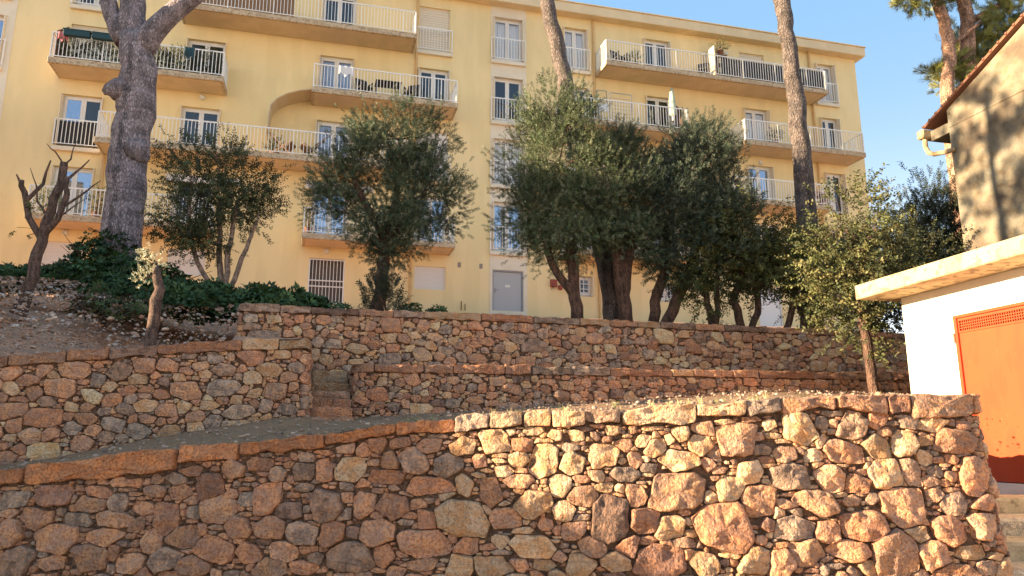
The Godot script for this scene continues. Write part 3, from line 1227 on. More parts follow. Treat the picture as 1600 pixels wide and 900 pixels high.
	var gate := put("gate", gt.done(), mat.window_white, root)
	var gb := Shape.new()
	for k in 9:
		var u := lerpf(-7.79, -6.53, (k + 1) / 10.0)
		gb.bar(fl(u, 6.62, -0.045), fl(u, 8.30, -0.045), 0.022)
	put("gate_bars", gb.done(), mat.window_white, gate)
	var gd := Shape.new()
	gd.block(fl(-7.82, 6.6, -0.30), fl(-6.5, 8.34, -0.27))
	put("gate_backing", gd.done(), mat.gate_mesh, gate)
	# railings at the windows that have no balcony
	for x in [[A, 4, ""], [D, 4, ""], [D, 2, ""], [E, 4, ""], [E, 2, ""], [H, 4, ""], [A, 2, "dark_screen"], [S, 4, ""], [S, 3, ""], [S, 2, ""], [S, 1, ""], [T, 4, ""], [T, 3, ""], [T, 2, ""]]:
		guard(root, x[0][0], x[0][1], floors[x[1]], x[2])
	# balconies: from, to, soffit
	balcony(root, -12.9, -4.18, 17.17, 1.22, [[-12.85, -8.85, "wood"]])
	balcony(root, -16.85, -11.15, 14.43)
	balcony(root, -8.05, -2.5, 14.43)
	balcony(root, -15.12, -4.3, 11.68)
	balcony(root, -16.9, -11.2, 8.83)
	balcony(root, -8.1, -2.52, 8.77)
	balcony(root, 3.76, 14.6, 17.15, 1.22, [[9.25, 14.5, "dark_screen"]])
	balcony(root, 1.9, 7.5, 14.4)
	balcony(root, 10.15, 16.3, 14.28)
	balcony(root, 9.45, 14.3, 11.6)
	balcony(root, 2.0, 7.5, 11.6)
	balcony(root, 2.0, 7.5, 8.85)
	# partitions
	var pn := Shape.new()
	pn.loft(PackedVector3Array([fl(-16.74, 14.65, 0.02), fl(-16.74, 14.65, 1.0), fl(-16.74, 15.75, 1.0), fl(-16.74, 16.45, 0.02)]), PackedVector3Array([fl(-16.70, 14.65, 0.02), fl(-16.70, 14.65, 1.0), fl(-16.70, 15.75, 1.0), fl(-16.70, 16.45, 0.02)]))
	put("privacy_panel", pn.done(), mat.brown_panel, root)
	var pq := Shape.new()
	pq.block(fl(7.30, 14.62, 0.02), fl(7.34, 15.2, 0.98), 0.005)
	pq.loft(PackedVector3Array([fl(7.30, 15.2, 0.02), fl(7.30, 15.2, 0.98), fl(7.30, 15.6, 0.98), fl(7.30, 16.4, 0.02)]), PackedVector3Array([fl(7.34, 15.2, 0.02), fl(7.34, 15.2, 0.98), fl(7.34, 15.6, 0.98), fl(7.34, 16.4, 0.02)]))
	put("privacy_panel", pq.done(), mat.brown_panel, root)
	var pr := Shape.new()
	pr.block(fl(9.0, 17.36, 0.02), fl(9.08, 18.9, 1.0), 0.01)
	put("privacy_panel", pr.done(), mat.canvas_sand, root)
	var cs := Shape.new()
	var pts := [Vector2(-8.06, 14.62), Vector2(-8.5, 14.52), Vector2(-8.95, 14.33), Vector2(-9.3, 14.08), Vector2(-9.5, 13.8), Vector2(-9.56, 13.3), Vector2(-9.56, 12.75)]
	for k in pts.size() - 1:
		var a: Vector2 = pts[k]
		var b: Vector2 = pts[k + 1]
		var n := (b - a).orthogonal().normalized() * 0.035
		cs.loft(PackedVector3Array([fl(a.x, a.y, 0.02), fl(b.x, b.y, 0.02), fl(b.x - n.x, b.y - n.y, 0.02), fl(a.x - n.x, a.y - n.y, 0.02)]), PackedVector3Array([fl(a.x, a.y, 1.05), fl(b.x, b.y, 1.05), fl(b.x - n.x, b.y - n.y, 1.05), fl(a.x - n.x, a.y - n.y, 1.05)]))
	put("curved_canopy", cs.done(), mat.canvas_sand, root)
	# rolled awnings over two first-floor doors
	for x in [[B, 10.98], [C, 11.12]]:
		var aw := Shape.new()
		aw.bar(fl(x[0][0] - 0.25, x[1] + 0.08, 0.1), fl(x[0][1] + 0.9, x[1] + 0.08, 0.1), 0.12)
		for k in 12:
			var u0 := lerpf(x[0][0] - 0.25, x[0][1] + 0.9, k / 12.0)
			var u1 := lerpf(x[0][0] - 0.25, x[0][1] + 0.9, (k + 1) / 12.0)
			aw.block(fl(u0, x[1] - 0.13, 0.17), fl(u1 - 0.004, x[1] + 0.06, 0.18), 0.003)
		put("awning", aw.done(), mat.curtain_white, root)
	# downpipes with brackets
	for x in [[3.68, 6.5, 19.85], [-4.05, 6.6, 19.85], [14.62, 6.4, 19.85], [-15.05, 6.8, 11.6]]:
		var p := Shape.new()
		p.tube([fl(x[0], x[1], 0.075), fl(x[0], x[2], 0.075)], [0.05, 0.05], 10)
		var h: float = x[1] + 0.8
		while h < x[2]:
			p.tube([fl(x[0], h, 0.075), fl(x[0], h + 0.04, 0.075)], [0.06, 0.06], 10)
			h += 1.9
		put("downpipe", p.done(), mat.pipe_paint, root)
	# lamps over doors, vents, red boxes and pipes
	for x in [[-12.0, 14.25], [-16.0, 8.70], [-7.2, 8.62], [11.6, 13.98], [10.2, 19.15]]:
		var l := Shape.new()
		l.tube([fl(x[0], x[1], 0.0), fl(x[0], x[1], 0.05), fl(x[0], x[1], 0.10), fl(x[0], x[1], 0.14)], [0.10, 0.11, 0.085, 0.03], 12)
		put("wall_lamp", l.done(), mat.lamp_glass, root)
	for x in [-2.14, -1.27]:
		var vn := Shape.new()
		for k in 4:
			vn.box(Transform3D(Basis(Vector3.RIGHT, 0.5), fl(x, 8.33 + k * 0.05, 0.012)), Vector3(0.13, 0.05, 0.012), 0.002)
		put("vent", vn.done(), mat.zinc, root)
	for x in [[1.72, 7.72, 0.28, 0.30], [2.0, 7.62, 0.16, 0.18]]:
		var b := Shape.new()
		b.block(fl(x[0] - x[2] * 0.5, x[1], 0.0), fl(x[0] + x[2] * 0.5, x[1] + x[3], 0.12), 0.012)
		b.block(fl(x[0] - x[2] * 0.32, x[1] + x[3] * 0.2, 0.12), fl(x[0] + x[2] * 0.32, x[1] + x[3] * 0.8, 0.128), 0.004)
		put("meter_box", b.done(), mat.red_box, root)
	var rp := Shape.new()
	rp.tube([fl(-2.05, 6.6, 0.08), fl(-2.05, 6.95, 0.08)], [0.02, 0.02], 8)
	rp.tube([fl(-1.9, 6.6, 0.08), fl(-1.9, 6.85, 0.08)], [0.02, 0.02], 8)
	put("gas_pipe", rp.done(), mat.rust_pipe, root)
	# walls, cut round the openings
	var strips := [[-21.6, -20.1, false], [-20.1, -18.45, true], [-18.45, -0.92, false], [-0.92, 0.62, true], [0.62, 17.25, false], [-34.0, -21.6, false]]
	var y0 := 5.6
	for s in strips:
		var w := Shape.new()
		var front: float = 0.02 if s[2] else 0.0
		var us := [s[0], s[1]]
		var hs := [y0, 19.86]
		var own := []
		for h in holes:
			if h[0] > s[0] - 0.01 and h[1] < s[1] + 0.01:
				own.append(h)
				us.append_array([h[0], h[1]])
				hs.append_array([h[2], h[3]])
		us.sort()
		hs.sort()
		for i in us.size() - 1:
			for j in hs.size() - 1:
				if us[i + 1] - us[i] < 0.001 or hs[j + 1] - hs[j] < 0.001:
					continue
				var mu: float = (us[i] + us[i + 1]) * 0.5
				var mh: float = (hs[j] + hs[j + 1]) * 0.5
				var open := false
				for h in own:
					if mu > h[0] and mu < h[1] and mh > h[2] and mh < h[3]:
						open = true
				if not open:
					w.quad(fl(us[i], hs[j], front), fl(us[i + 1], hs[j], front), fl(us[i + 1], hs[j + 1], front), fl(us[i], hs[j + 1], front))
		for h in own:
			var b := -0.3
			w.quad(fl(h[0], h[2], b), fl(h[0], h[2], front), fl(h[0], h[3], front), fl(h[0], h[3], b))
			w.quad(fl(h[1], h[2], front), fl(h[1], h[2], b), fl(h[1], h[3], b), fl(h[1], h[3], front))
			w.quad(fl(h[0], h[3], front), fl(h[1], h[3], front), fl(h[1], h[3], b), fl(h[0], h[3], b))
			w.quad(fl(h[0], h[2], b), fl(h[1], h[2], b), fl(h[1], h[2], front), fl(h[0], h[2], front))
		if s[2]:
			w.quad(fl(s[0], y0, -0.05), fl(s[0], y0, front), fl(s[0], 19.86, front), fl(s[0], 19.86, -0.05))
			w.quad(fl(s[1], y0, front), fl(s[1], y0, -0.05), fl(s[1], 19.86, -0.05), fl(s[1], 19.86, front))
		put("stair_strip" if s[2] else "wall", w.done(), mat.cream_render if s[2] else mat.yellow_render, root)
	var bk := Shape.new()
	bk.quad(fl(17.25, y0, 0), fl(17.25, y0, -11), fl(17.25, 19.86, -11), fl(17.25, 19.86, 0))
	bk.quad(fl(17.25, y0, -11), fl(-34, y0, -11), fl(-34, 19.86, -11), fl(17.25, 19.86, -11))
	bk.quad(fl(-34, y0, -11), fl(-34, y0, 0), fl(-34, 19.86, 0), fl(-34, 19.86, -11))
	put("side_wall", bk.done(), mat.yellow_render, root)
	var fs := Shape.new()
	for h in [9.0, 11.8, 14.55, 17.28]:
		fs.block(fl(-33.9, h - 0.2, -10.9), fl(17.2, h, -0.31))
	put("floor_slab", fs.done(), mat.dark_interior, root)
	var rf := Shape.new()
	rf.block(fl(-34.2, 19.86, -11.3), fl(17.55, 20.30, 0.42), 0.02)
	rf.block(fl(-34.24, 20.302, -11.34), fl(17.59, 20.36, 0.46), 0.01)
	put("roof", rf.done(), mat.fascia_paint, root)


# things standing on or hanging from the balconies
func on_block(u: float, h: float, w: float) -> Vector3:
	return site(u, h, w)

func garden_chair(u: float, h: float, w: float, turn: float, label: String, group := "") -> void:
	var t := thing("garden_chair", label, "chair", on_block(u, h, w), YAW + turn, group)
	var s := Shape.new()
	s.block(Vector3(-0.25, 0.36, -0.25), Vector3(0.25, 0.42, 0.25), 0.015)
	put("seat", s.done(), mat.dark_wicker, t)
	var b := Shape.new()
	b.box(Transform3D(Basis(Vector3.RIGHT, -0.2), Vector3(0, 0.66, -0.27)), Vector3(0.5, 0.5, 0.04), 0.015)
	put("backrest", b.done(), mat.dark_wicker, t)
	for x in [-0.22, 0.22]:
		for z in [-0.22, 0.22]:
			var l := Shape.new()
			l.bar(Vector3(x, 0, z), Vector3(x, 0.36, z), 0.035)
			put("leg", l.done(), mat.dark_wicker, t)
		var a := Shape.new()
		a.block(Vector3(x - 0.025, 0.58, -0.24), Vector3(x + 0.025, 0.62, 0.24), 0.01)
		a.bar(Vector3(x, 0.42, 0.2), Vector3(x, 0.58, 0.2), 0.03)
		put("armrest", a.done(), mat.dark_wicker, t)

func lounger(u: float, h: float, w: float, turn: float, label: String) -> void:
	var t := thing("deck_chair", label, "deck chair", on_block(u, h, w), YAW + turn, "deck chairs on the second-floor balcony")
	var f := Shape.new()
	for x in [-0.28, 0.28]:
		f.bar(Vector3(x, 0.02, 0.45), Vector3(x, 0.95, -0.45), 0.035)
		f.bar(Vector3(x, 0.02, -0.4), Vector3(x, 0.55, 0.42), 0.035)
	f.bar(Vector3(-0.28, 0.95, -0.45), Vector3(0.28, 0.95, -0.45), 0.035)
	f.bar(Vector3(-0.28, 0.55, 0.42), Vector3(0.28, 0.55, 0.42), 0.035)
	put("frame", f.done(), mat.wood, t)
	var s := Shape.new()
	var pts := [Vector3(0, 0.95, -0.44), Vector3(0, 0.6, -0.2), Vector3(0, 0.36, 0.05), Vector3(0, 0.36, 0.25), Vector3(0, 0.55, 0.41)]
	for k in 4:
		s.quad(pts[k] + Vector3(-0.24, 0, 0), pts[k + 1] + Vector3(-0.24, 0, 0), pts[k + 1] + Vector3(0.24, 0, 0), pts[k] + Vector3(0.24, 0, 0))
		s.quad(pts[k] + Vector3(0.24, -0.01, 0), pts[k + 1] + Vector3(0.24, -0.01, 0), pts[k + 1] + Vector3(-0.24, -0.01, 0), pts[k] + Vector3(-0.24, -0.01, 0))
	put("sling", s.done(), mat.brown_panel, t)

func potted(u: float, h: float, w: float, r: float, tall: float, label: String, tints: Array, group := "", n := 60) -> void:
	var t := thing("potted_plant", label, "potted plant", on_block(u, h, w), 0.0, group)
	var p := Shape.new()
	p.tube([Vector3(0, 0, 0), Vector3(0, 0.2, 0), Vector3(0, 0.22, 0), Vector3(0, 0.25, 0)], [0.10, 0.14, 0.155, 0.155], 12)
	put("pot", p.done(), mat.tile_edge, t)
	var where := []
	var tint := []
	for k in n:
		var d := Vector3(rng.randfn(), rng.randfn(), rng.randfn()).normalized()
		where.append(Transform3D(aim(d + Vector3.UP * 0.6, rnd(0.7, 1.2)), Vector3(0, 0.25 + tall * 0.5, 0) + d * Vector3(r, tall * 0.5, r) * pow(rng.randf(), 0.4)))
		tint.append((tints[rng.randi() % tints.size()] as Color) * rnd(0.7, 1.3))
	scatter("leaves", sprig("oak", 71), mat.broad_leaf, where, tint, t)
	var st := Shape.new()
	st.tube([Vector3(0, 0.2, 0), Vector3(0.02, 0.25 + tall * 0.6, 0)], [0.02, 0.01], 6)
	put("stem", st.done(), mat.olive_bark, t)

func hung_cloth(called: String, label: String, category: String, u0: float, u1: float, top: float, low: float, w: float, m: Material) -> void:
	var st := Shape.new()
	var o := on_block((u0 + u1) * 0.5, low, w)
	var n := 12
	var f := func(i: int, h: float, z: float): return site(lerpf(u0, u1, float(i) / n), h, w + z + 0.03 * sin(i * 1.3) * (1.0 if h < top - 0.01 else 0.2)) - o
	for i in n:
		var dip := 0.08 * sin(i * 0.9)
		var dip2 := 0.08 * sin((i + 1) * 0.9)
		st.quad(f.call(i, low + dip, 0.04), f.call(i + 1, low + dip2, 0.04), f.call(i + 1, top, 0.02), f.call(i, top, 0.02))
		st.quad(f.call(i, top, 0.02), f.call(i + 1, top, 0.02), f.call(i + 1, top, -0.05), f.call(i, top, -0.05))
		st.quad(f.call(i, top, -0.05), f.call(i + 1, top, -0.05), f.call(i + 1, low + 0.2, -0.06), f.call(i, low + 0.2, -0.06))
	tag(put(called, st.done(), m, self, o), label, category)

func balcony_things() -> void:
	var green := [Color(0.035, 0.055, 0.02), Color(0.05, 0.06, 0.025), Color(0.03, 0.04, 0.02)]
	for x in [[-16.2, "dark potted shrub behind the railing under the left blue planter box"], [-15.3, "dark potted shrub behind the railing under the right blue planter box"], [-14.4, "dark potted shrub half behind the big forked pine trunk"], [-13.5, "dark potted shrub just right of the big forked pine trunk"], [-12.75, "dark potted shrub beside the open door with a teal cloth"], [-11.8, "rightmost dark potted shrub on the balcony right of the big pine"]]:
		potted(x[0], 14.63, 0.75, 0.42, 0.75, x[1], green, "potted shrubs along one balcony", 150)
	for x in [[-16.0, "blue planter box on the railing, nearer the brown partition"], [-15.1, "blue planter box on the railing, nearer the big pine trunk"]]:
		var t := thing("planter_box", x[1], "planter", on_block(x[0], 15.42, 1.25), YAW, "planter boxes hung on the balcony railing")
		var s := Shape.new()
		s.block(Vector3(-0.42, 0, -0.02), Vector3(0.42, 0.22, 0.16), 0.02)
		s.block(Vector3(-0.44, 0.2, -0.04), Vector3(0.44, 0.24, 0.18), 0.01)
		put("box", s.done(), mat.cloth_teal, t)
		var hk := Shape.new()
		for hx in [-0.25, 0.25]:
			hk.bar(Vector3(hx, 0.12, -0.03), Vector3(hx, 0.21, -0.12), 0.02)
		put("hook", hk.done(), mat.zinc, t)
	hung_cloth("towel", "pink towel over the railing beside the brown partition", "towel", -16.62, -16.3, 15.62, 15.3, 1.17, mat.cloth_pink)
	hung_cloth("towel", "teal cloth over the railing before the door right of the big pine", "towel", -12.55, -12.2, 15.62, 15.2, 1.17, mat.cloth_teal)
	hung_cloth("bed_sheet", "white bed sheet hung over the middle balcony railing before a blue curtained door", "bed sheet", -7.1, -6.55, 15.62, 15.25, 1.17, mat.curtain_white)
	garden_chair(-6.1, 14.63, 0.7, 0.4, "black garden chair nearest the white bed sheet on the middle balcony")
	garden_chair(-4.3, 14.63, 0.75, -0.5, "black garden chair nearest the right-hand door of the middle balcony")
	var tb := thing("garden_table", "black garden table between two black chairs on the middle balcony", "table", on_block(-5.2, 14.63, 0.72), YAW)
	var tt := Shape.new()
	tt.block(Vector3(-0.5, 0.66, -0.3), Vector3(0.5, 0.70, 0.3), 0.01)
	put("tabletop", tt.done(), mat.dark_wicker, tb)
	for x in [-0.45, 0.45]:
		for z in [-0.25, 0.25]:
			var l := Shape.new()
			l.bar(Vector3(x, 0, z), Vector3(x, 0.66, z), 0.04)
			put("leg", l.done(), mat.dark_wicker, tb)
	lounger(-9.0, 11.88, 0.7, 1.3, "brown deck chair nearest the curved canvas canopy")
	lounger(-7.9, 11.88, 0.7, -1.3, "brown deck chair beside the blue curtained door")
	potted(-9.3, 11.88, 0.6, 0.25, 0.5, "small potted palm under the curved canvas canopy", green)
	# clothes airer, ironing board, folded parasol
	var ca := thing("clothes_airer", "white wire clothes airer standing on the balcony above the tallest olive", "clothes airer", on_block(4.6, 14.6, 0.7), YAW)
	var cf := Shape.new()
	for x in [-0.5, 0.5]:
		cf.bar(Vector3(x, 0.0, 0.25), Vector3(x, 1.55, -0.05), 0.025)
		cf.bar(Vector3(x, 0.0, -0.25), Vector3(x, 1.55, 0.05), 0.025)
	cf.bar(Vector3(-0.5, 1.55, 0), Vector3(0.5, 1.55, 0), 0.025)
	put("frame", cf.done(), mat.zinc, ca)
	var cw := Shape.new()
	for k in 6:
		cw.bar(Vector3(-0.5, 0.4 + k * 0.18, 0.18 - k * 0.03), Vector3(0.5, 0.4 + k * 0.18, 0.18 - k * 0.03), 0.01)
	put("wires", cw.done(), mat.zinc, ca)
	var ib := thing("ironing_board", "dark folded ironing board leaning on the wall near the clothes airer", "ironing board", on_block(3.35, 14.6, 0.5), YAW)
	var bs := Shape.new()
	bs.loft(PackedVector3Array([Vector3(-0.18, 0.1, 0), Vector3(0.18, 0.1, 0), Vector3(0.2, 1.1, -0.12), Vector3(0.06, 1.55, -0.17), Vector3(-0.06, 1.55, -0.17), Vector3(-0.2, 1.1, -0.12)]), PackedVector3Array([Vector3(-0.18, 0.1, 0.04), Vector3(0.18, 0.1, 0.04), Vector3(0.2, 1.1, -0.08), Vector3(0.06, 1.55, -0.13), Vector3(-0.06, 1.55, -0.13), Vector3(-0.2, 1.1, -0.08)]))
	put("board", bs.done(), mat.dark_screen, ib)
	var il := Shape.new()
	il.bar(Vector3(-0.12, 0, 0.02), Vector3(0.05, 0.9, -0.12), 0.025)
	il.bar(Vector3(0.12, 0, 0.02), Vector3(-0.05, 0.9, -0.12), 0.025)
	put("leg", il.done(), mat.zinc, ib)
	var fc := thing("folding_chair", "grey folding chair leaning upright beside the ironing board", "chair", on_block(3.85, 14.6, 0.6), YAW)
	var fr := Shape.new()
	for x in [-0.22, 0.22]:
		fr.bar(Vector3(x, 0, 0.1), Vector3(x, 1.75, -0.2), 0.03)
	fr.bar(Vector3(-0.22, 1.75, -0.2), Vector3(0.22, 1.75, -0.2), 0.03)
	put("frame", fr.done(), mat.zinc, fc)
	var fseat := Shape.new()
	fseat.box(Transform3D(Basis(Vector3.RIGHT, -0.17), Vector3(0, 0.9, -0.03)), Vector3(0.42, 0.4, 0.03), 0.005)
	put("seat", fseat.done(), mat.curtain_white, fc)
	var pa := thing("parasol", "folded pale green parasol standing on the balcony below the long dark screen", "parasol", on_block(6.95, 14.6, 0.8), YAW)
	var pp := Shape.new()
	pp.tube([Vector3(0, 0, 0), Vector3(0, 2.1, 0)], [0.02, 0.02], 8)
	put("pole", pp.done(), mat.white_metal, pa)
	var pc := Shape.new()
	pc.tube([Vector3(0, 0.75, 0), Vector3(0, 0.85, 0), Vector3(0, 1.4, 0), Vector3(0, 1.95, 0), Vector3(0, 2.08, 0)], [0.05, 0.13, 0.12, 0.06, 0.02], 10, grain, 0.6)
	put("canopy", pc.done(), mat.umbrella_green, pa)
	var pb := Shape.new()
	pb.tube([Vector3.ZERO, Vector3(0, 0.08, 0)], [0.22, 0.2], 14)
	put("foot", pb.done(), mat.zinc, pa)
	# the long top balcony on the right
	potted(5.3, 17.37, 0.7, 0.22, 0.5, "small potted plant left of the door on the top right balcony", green)
	garden_chair(4.6, 17.37, 0.7, 0.3, "black garden chair at the left end of the top right balcony")
	garden_chair(8.6, 17.37, 0.7, -0.6, "black garden chair left of the sand coloured partition")
	var sh := thing("plant_shelf", "small wooden shelf beside the sand coloured partition on the top balcony", "shelf", on_block(9.5, 17.37, 0.7), YAW)
	for x in [-0.22, 0.22]:
		var l := Shape.new()
		l.block(Vector3(x - 0.015, 0, -0.15), Vector3(x + 0.015, 1.25, 0.15), 0.004)
		put("side", l.done(), mat.wood, sh)
	for y in [0.3, 0.75, 1.2]:
		var l := Shape.new()
		l.block(Vector3(-0.203, y, -0.15), Vector3(0.203, y + 0.03, 0.15), 0.004)
		put("shelf_board", l.done(), mat.wood, sh)
	potted(9.5, 18.6, 0.7, 0.3, 0.35, "trailing plant on top of the small wooden balcony shelf", [Color(0.2, 0.17, 0.08), Color(0.1, 0.11, 0.05)])
	potted(11.9, 14.48, 0.85, 0.22, 0.5, "small potted cactus bush before the white curtained door on the right", green)
	potted(13.9, 11.8, 0.9, 0.3, 0.4, "potted plant with red flowers at the right end of a lower balcony", [Color(0.4, 0.03, 0.05), Color(0.35, 0.03, 0.04), Color(0.04, 0.07, 0.02)])
	potted(-16.3, 9.03, 0.85, 0.35, 0.75, "leafy green potted plant at the left end of the lowest balcony", [Color(0.09, 0.16, 0.03), Color(0.06, 0.1, 0.03)])
	potted(-14.9, 9.03, 0.8, 0.3, 0.8, "tall thin potted plant against the big pine on the lowest balcony", green)
	potted(-7.9, 9.0, 0.85, 0.3, 0.9, "potted plant at the left end of the lowest middle balcony", green)


# ---------------------------------------------------------------- the hut and the house on the right
func hut() -> void:
	var ang := deg_to_rad(12.5)
	var root := thing("garage_hut", "white rendered flat-roofed hut with an orange steel door", "hut", Vector3(5.52, 0.9, -10.4))
	root.basis = Basis(Vector3(sin(ang), 0, cos(ang)), Vector3.UP, Vector3(-cos(ang), 0, sin(ang)))
	var w := Shape.new()
	var d0 := 0.88
	var d1 := 2.10
	var hb := 0.23
	var ht := 2.30
	var top := 2.70
	w.quad(Vector3(0, -0.9, 0), Vector3(d0, -0.9, 0), Vector3(d0, top, 0), Vector3(0, top, 0))
	w.quad(Vector3(d1, -0.9, 0), Vector3(4.2, -0.9, 0), Vector3(4.2, top, 0), Vector3(d1, top, 0))
	w.quad(Vector3(d0, ht, 0), Vector3(d1, ht, 0), Vector3(d1, top, 0), Vector3(d0, top, 0))
	w.quad(Vector3(d0, -0.9, 0), Vector3(d1, -0.9, 0), Vector3(d1, hb, 0), Vector3(d0, hb, 0))
	for x in [[0.0, -1.0], [4.2, 1.0]]:
		if x[1] < 0.0:
			w.quad(Vector3(0, -0.9, -3), Vector3(0, -0.9, 0), Vector3(0, top, 0), Vector3(0, top, -3))
		else:
			w.quad(Vector3(4.2, -0.9, 0), Vector3(4.2, -0.9, -3), Vector3(4.2, top, -3), Vector3(4.2, top, 0))
	w.quad(Vector3(4.2, -0.9, -3), Vector3(0, -0.9, -3), Vector3(0, top, -3), Vector3(4.2, top, -3))
	w.quad(Vector3(d0, hb, -0.12), Vector3(d0, hb, 0), Vector3(d0, ht, 0), Vector3(d0, ht, -0.12))
	w.quad(Vector3(d1, hb, 0), Vector3(d1, hb, -0.12), Vector3(d1, ht, -0.12), Vector3(d1, ht, 0))
	w.quad(Vector3(d0, ht, 0), Vector3(d1, ht, 0), Vector3(d1, ht, -0.12), Vector3(d0, ht, -0.12))
	w.quad(Vector3(d0, hb, -0.12), Vector3(d1, hb, -0.12), Vector3(d1, hb, 0), Vector3(d0, hb, 0))
	put("wall", w.done(), mat.hut_wall, root)
	var s := Shape.new()
	s.block(Vector3(-0.26, 2.702, -3.3), Vector3(4.5, 2.91, 0.54), 0.012)
	put("roof_slab", s.done(), mat.hut_slab, root)
	var f := Shape.new()
	f.block(Vector3(d0, hb, -0.08), Vector3(d0 + 0.05, ht, 0.012), 0.005)
	f.block(Vector3(d1 - 0.05, hb, -0.08), Vector3(d1, ht, 0.012), 0.005)
	f.block(Vector3(d0 + 0.05, ht - 0.04, -0.08), Vector3(d1 - 0.05, ht, 0.012), 0.005)
	var o := put("door", f.done(), mat.door_paint, root)
	var p := Shape.new()
	p.block(Vector3(d0 + 0.053, hb + 0.01, -0.05), Vector3(d1 - 0.053, 2.07, -0.012), 0.006)
	put("door_leaf", p.done(), mat.door_paint, o)
	var bk := Shape.new()
	bk.block(Vector3(d0 + 0.053, 2.072, -0.075), Vector3(d1 - 0.053, ht - 0.043, -0.06))
	put("vent_backing", bk.done(), mat.hatch_dark, o)
	var g := Shape.new()
	var v0 := d0 + 0.07
	var v1 := d1 - 0.07
	g.block(Vector3(d0 + 0.053, 2.072, -0.05), Vector3(v0, ht - 0.043, -0.012))
	g.block(Vector3(v1, 2.072, -0.05), Vector3(d1 - 0.053, ht - 0.043, -0.012))
	g.block(Vector3(v0, 2.072, -0.05), Vector3(v1, 2.095, -0.012))
	g.block(Vector3(v0, 2.225, -0.05), Vector3(v1, ht - 0.043, -0.012))
	for k in 3:
		var y := 2.095 + 0.13 * (k + 1) / 4.0
		g.block(Vector3(v0, y - 0.005, -0.048), Vector3(v1, y + 0.005, -0.016))
	for k in 31:
		var x := lerpf(v0, v1, (k + 1) / 32.0)
		g.block(Vector3(x - 0.006, 2.095, -0.046), Vector3(x + 0.006, 2.225, -0.018))
	put("vent_grille", g.done(), mat.door_paint, o)
	for y in [0.55, 1.95]:
		var h := Shape.new()
		h.tube([Vector3(d0 + 0.0, y, 0.018), Vector3(d0 + 0.0, y + 0.12, 0.018)], [0.014, 0.014], 8)
		put("hinge", h.done(), mat.rust_pipe, o)

func old_house() -> void:
	var ang := deg_to_rad(14.0)
	var by := 1.6
	var root := thing("old_house", "old house with stained ochre gable and tiled eaves behind the white hut", "house", Vector3(9.38, by, -15.0))
	root.basis = Basis(Vector3(sin(ang), 0, cos(ang)), Vector3.UP, Vector3(-cos(ang), 0, sin(ang)))
	var eave := 8.62 - by
	var slope := 0.44
	var half := 4.2
	var peak := eave + slope * half
	var deep := 9.0
	var w := Shape.new()
	w.quad(Vector3(0, 0, 0), Vector3(half * 2, 0, 0), Vector3(half * 2, eave, 0), Vector3(0, eave, 0))
	w.face(Vector3(0, eave, 0), Vector3(half * 2, eave, 0), Vector3(half, peak, 0))
	w.quad(Vector3(0, 0, -deep), Vector3(0, 0, 0), Vector3(0, eave, 0), Vector3(0, eave, -deep))
	w.quad(Vector3(half * 2, 0, 0), Vector3(half * 2, 0, -deep), Vector3(half * 2, eave, -deep), Vector3(half * 2, eave, 0))
	w.quad(Vector3(half * 2, 0, -deep), Vector3(0, 0, -deep), Vector3(0, eave, -deep), Vector3(half * 2, eave, -deep))
	w.face(Vector3(half * 2, eave, -deep), Vector3(0, eave, -deep), Vector3(half, peak, -deep))
	put("wall", w.done(), mat.old_render, root)
	var sm := Shape.new()
	sm.block(Vector3(0.005, 8.22 - by - 0.012, 0.001), Vector3(half * 2, 8.22 - by + 0.012, 0.014), 0.003)
	put("string_course", sm.done(), mat.old_render, root)
	var r := Shape.new()
	for sg in [-1.0, 1.0]:
		var a := Vector2(half - sg * (half + 0.55), peak - slope * (half + 0.55) + 0.03)
		var b := Vector2(half, peak + 0.03)
		var t := Vector2(0, 0.06)
		var z0 := 0.12
		var z1 := -deep - 0.12
		var fr := [Vector3(a.x, a.y, z0), Vector3(b.x, b.y, z0), Vector3(b.x, b.y + t.y, z0), Vector3(a.x, a.y + t.y, z0)]
		if sg < 0.0:
			fr = [fr[1], fr[0], fr[3], fr[2]]
		var back := PackedVector3Array()
		var front := PackedVector3Array()
		for p in fr:
			front.append(p)
			back.append(Vector3(p.x, p.y, z1))
		r.loft(back, front)
	var roof := put("roof", r.done(), mat.tile_edge, root)
	# rows of half-round tiles up the near slope's edge
	for k in 26:
		var x := -0.55 + 4.7 * k / 25.0
		var y := peak + slope * (x - half) + 0.075
		var tl := Shape.new()
		tl.tube([Vector3(x, y, 0.13), Vector3(x + 0.02, y + 0.01, -0.32)], [0.034, 0.03], 8)
		put("tile", tl.done(), mat.tile_edge, roof)
	var gu := Shape.new()
	gu.block(Vector3(-0.72, eave - 0.42, -deep), Vector3(-0.52, eave - 0.22, 0.18), 0.03)
	put("gutter", gu.done(), mat.hut_slab, root)
	var bx := Shape.new()
	bx.block(Vector3(-0.52, eave - 0.50, -deep), Vector3(0.0, eave - 0.27, -0.02), 0.01)
	put("eaves_board", bx.done(), mat.old_render, root)
	var pi := Shape.new()
	pi.tube([Vector3(-0.62, eave - 0.4, 0.05), Vector3(-0.62, eave - 0.62, 0.05), Vector3(-0.56, eave - 0.76, 0.05), Vector3(-0.42, eave - 0.85, 0.05), Vector3(-0.1, eave - 0.92, 0.05), Vector3(0.12, eave - 0.95, 0.05)], [0.052, 0.052, 0.052, 0.052, 0.052, 0.052], 12)
	put("drain_elbow", pi.done(), mat.hut_slab, root)


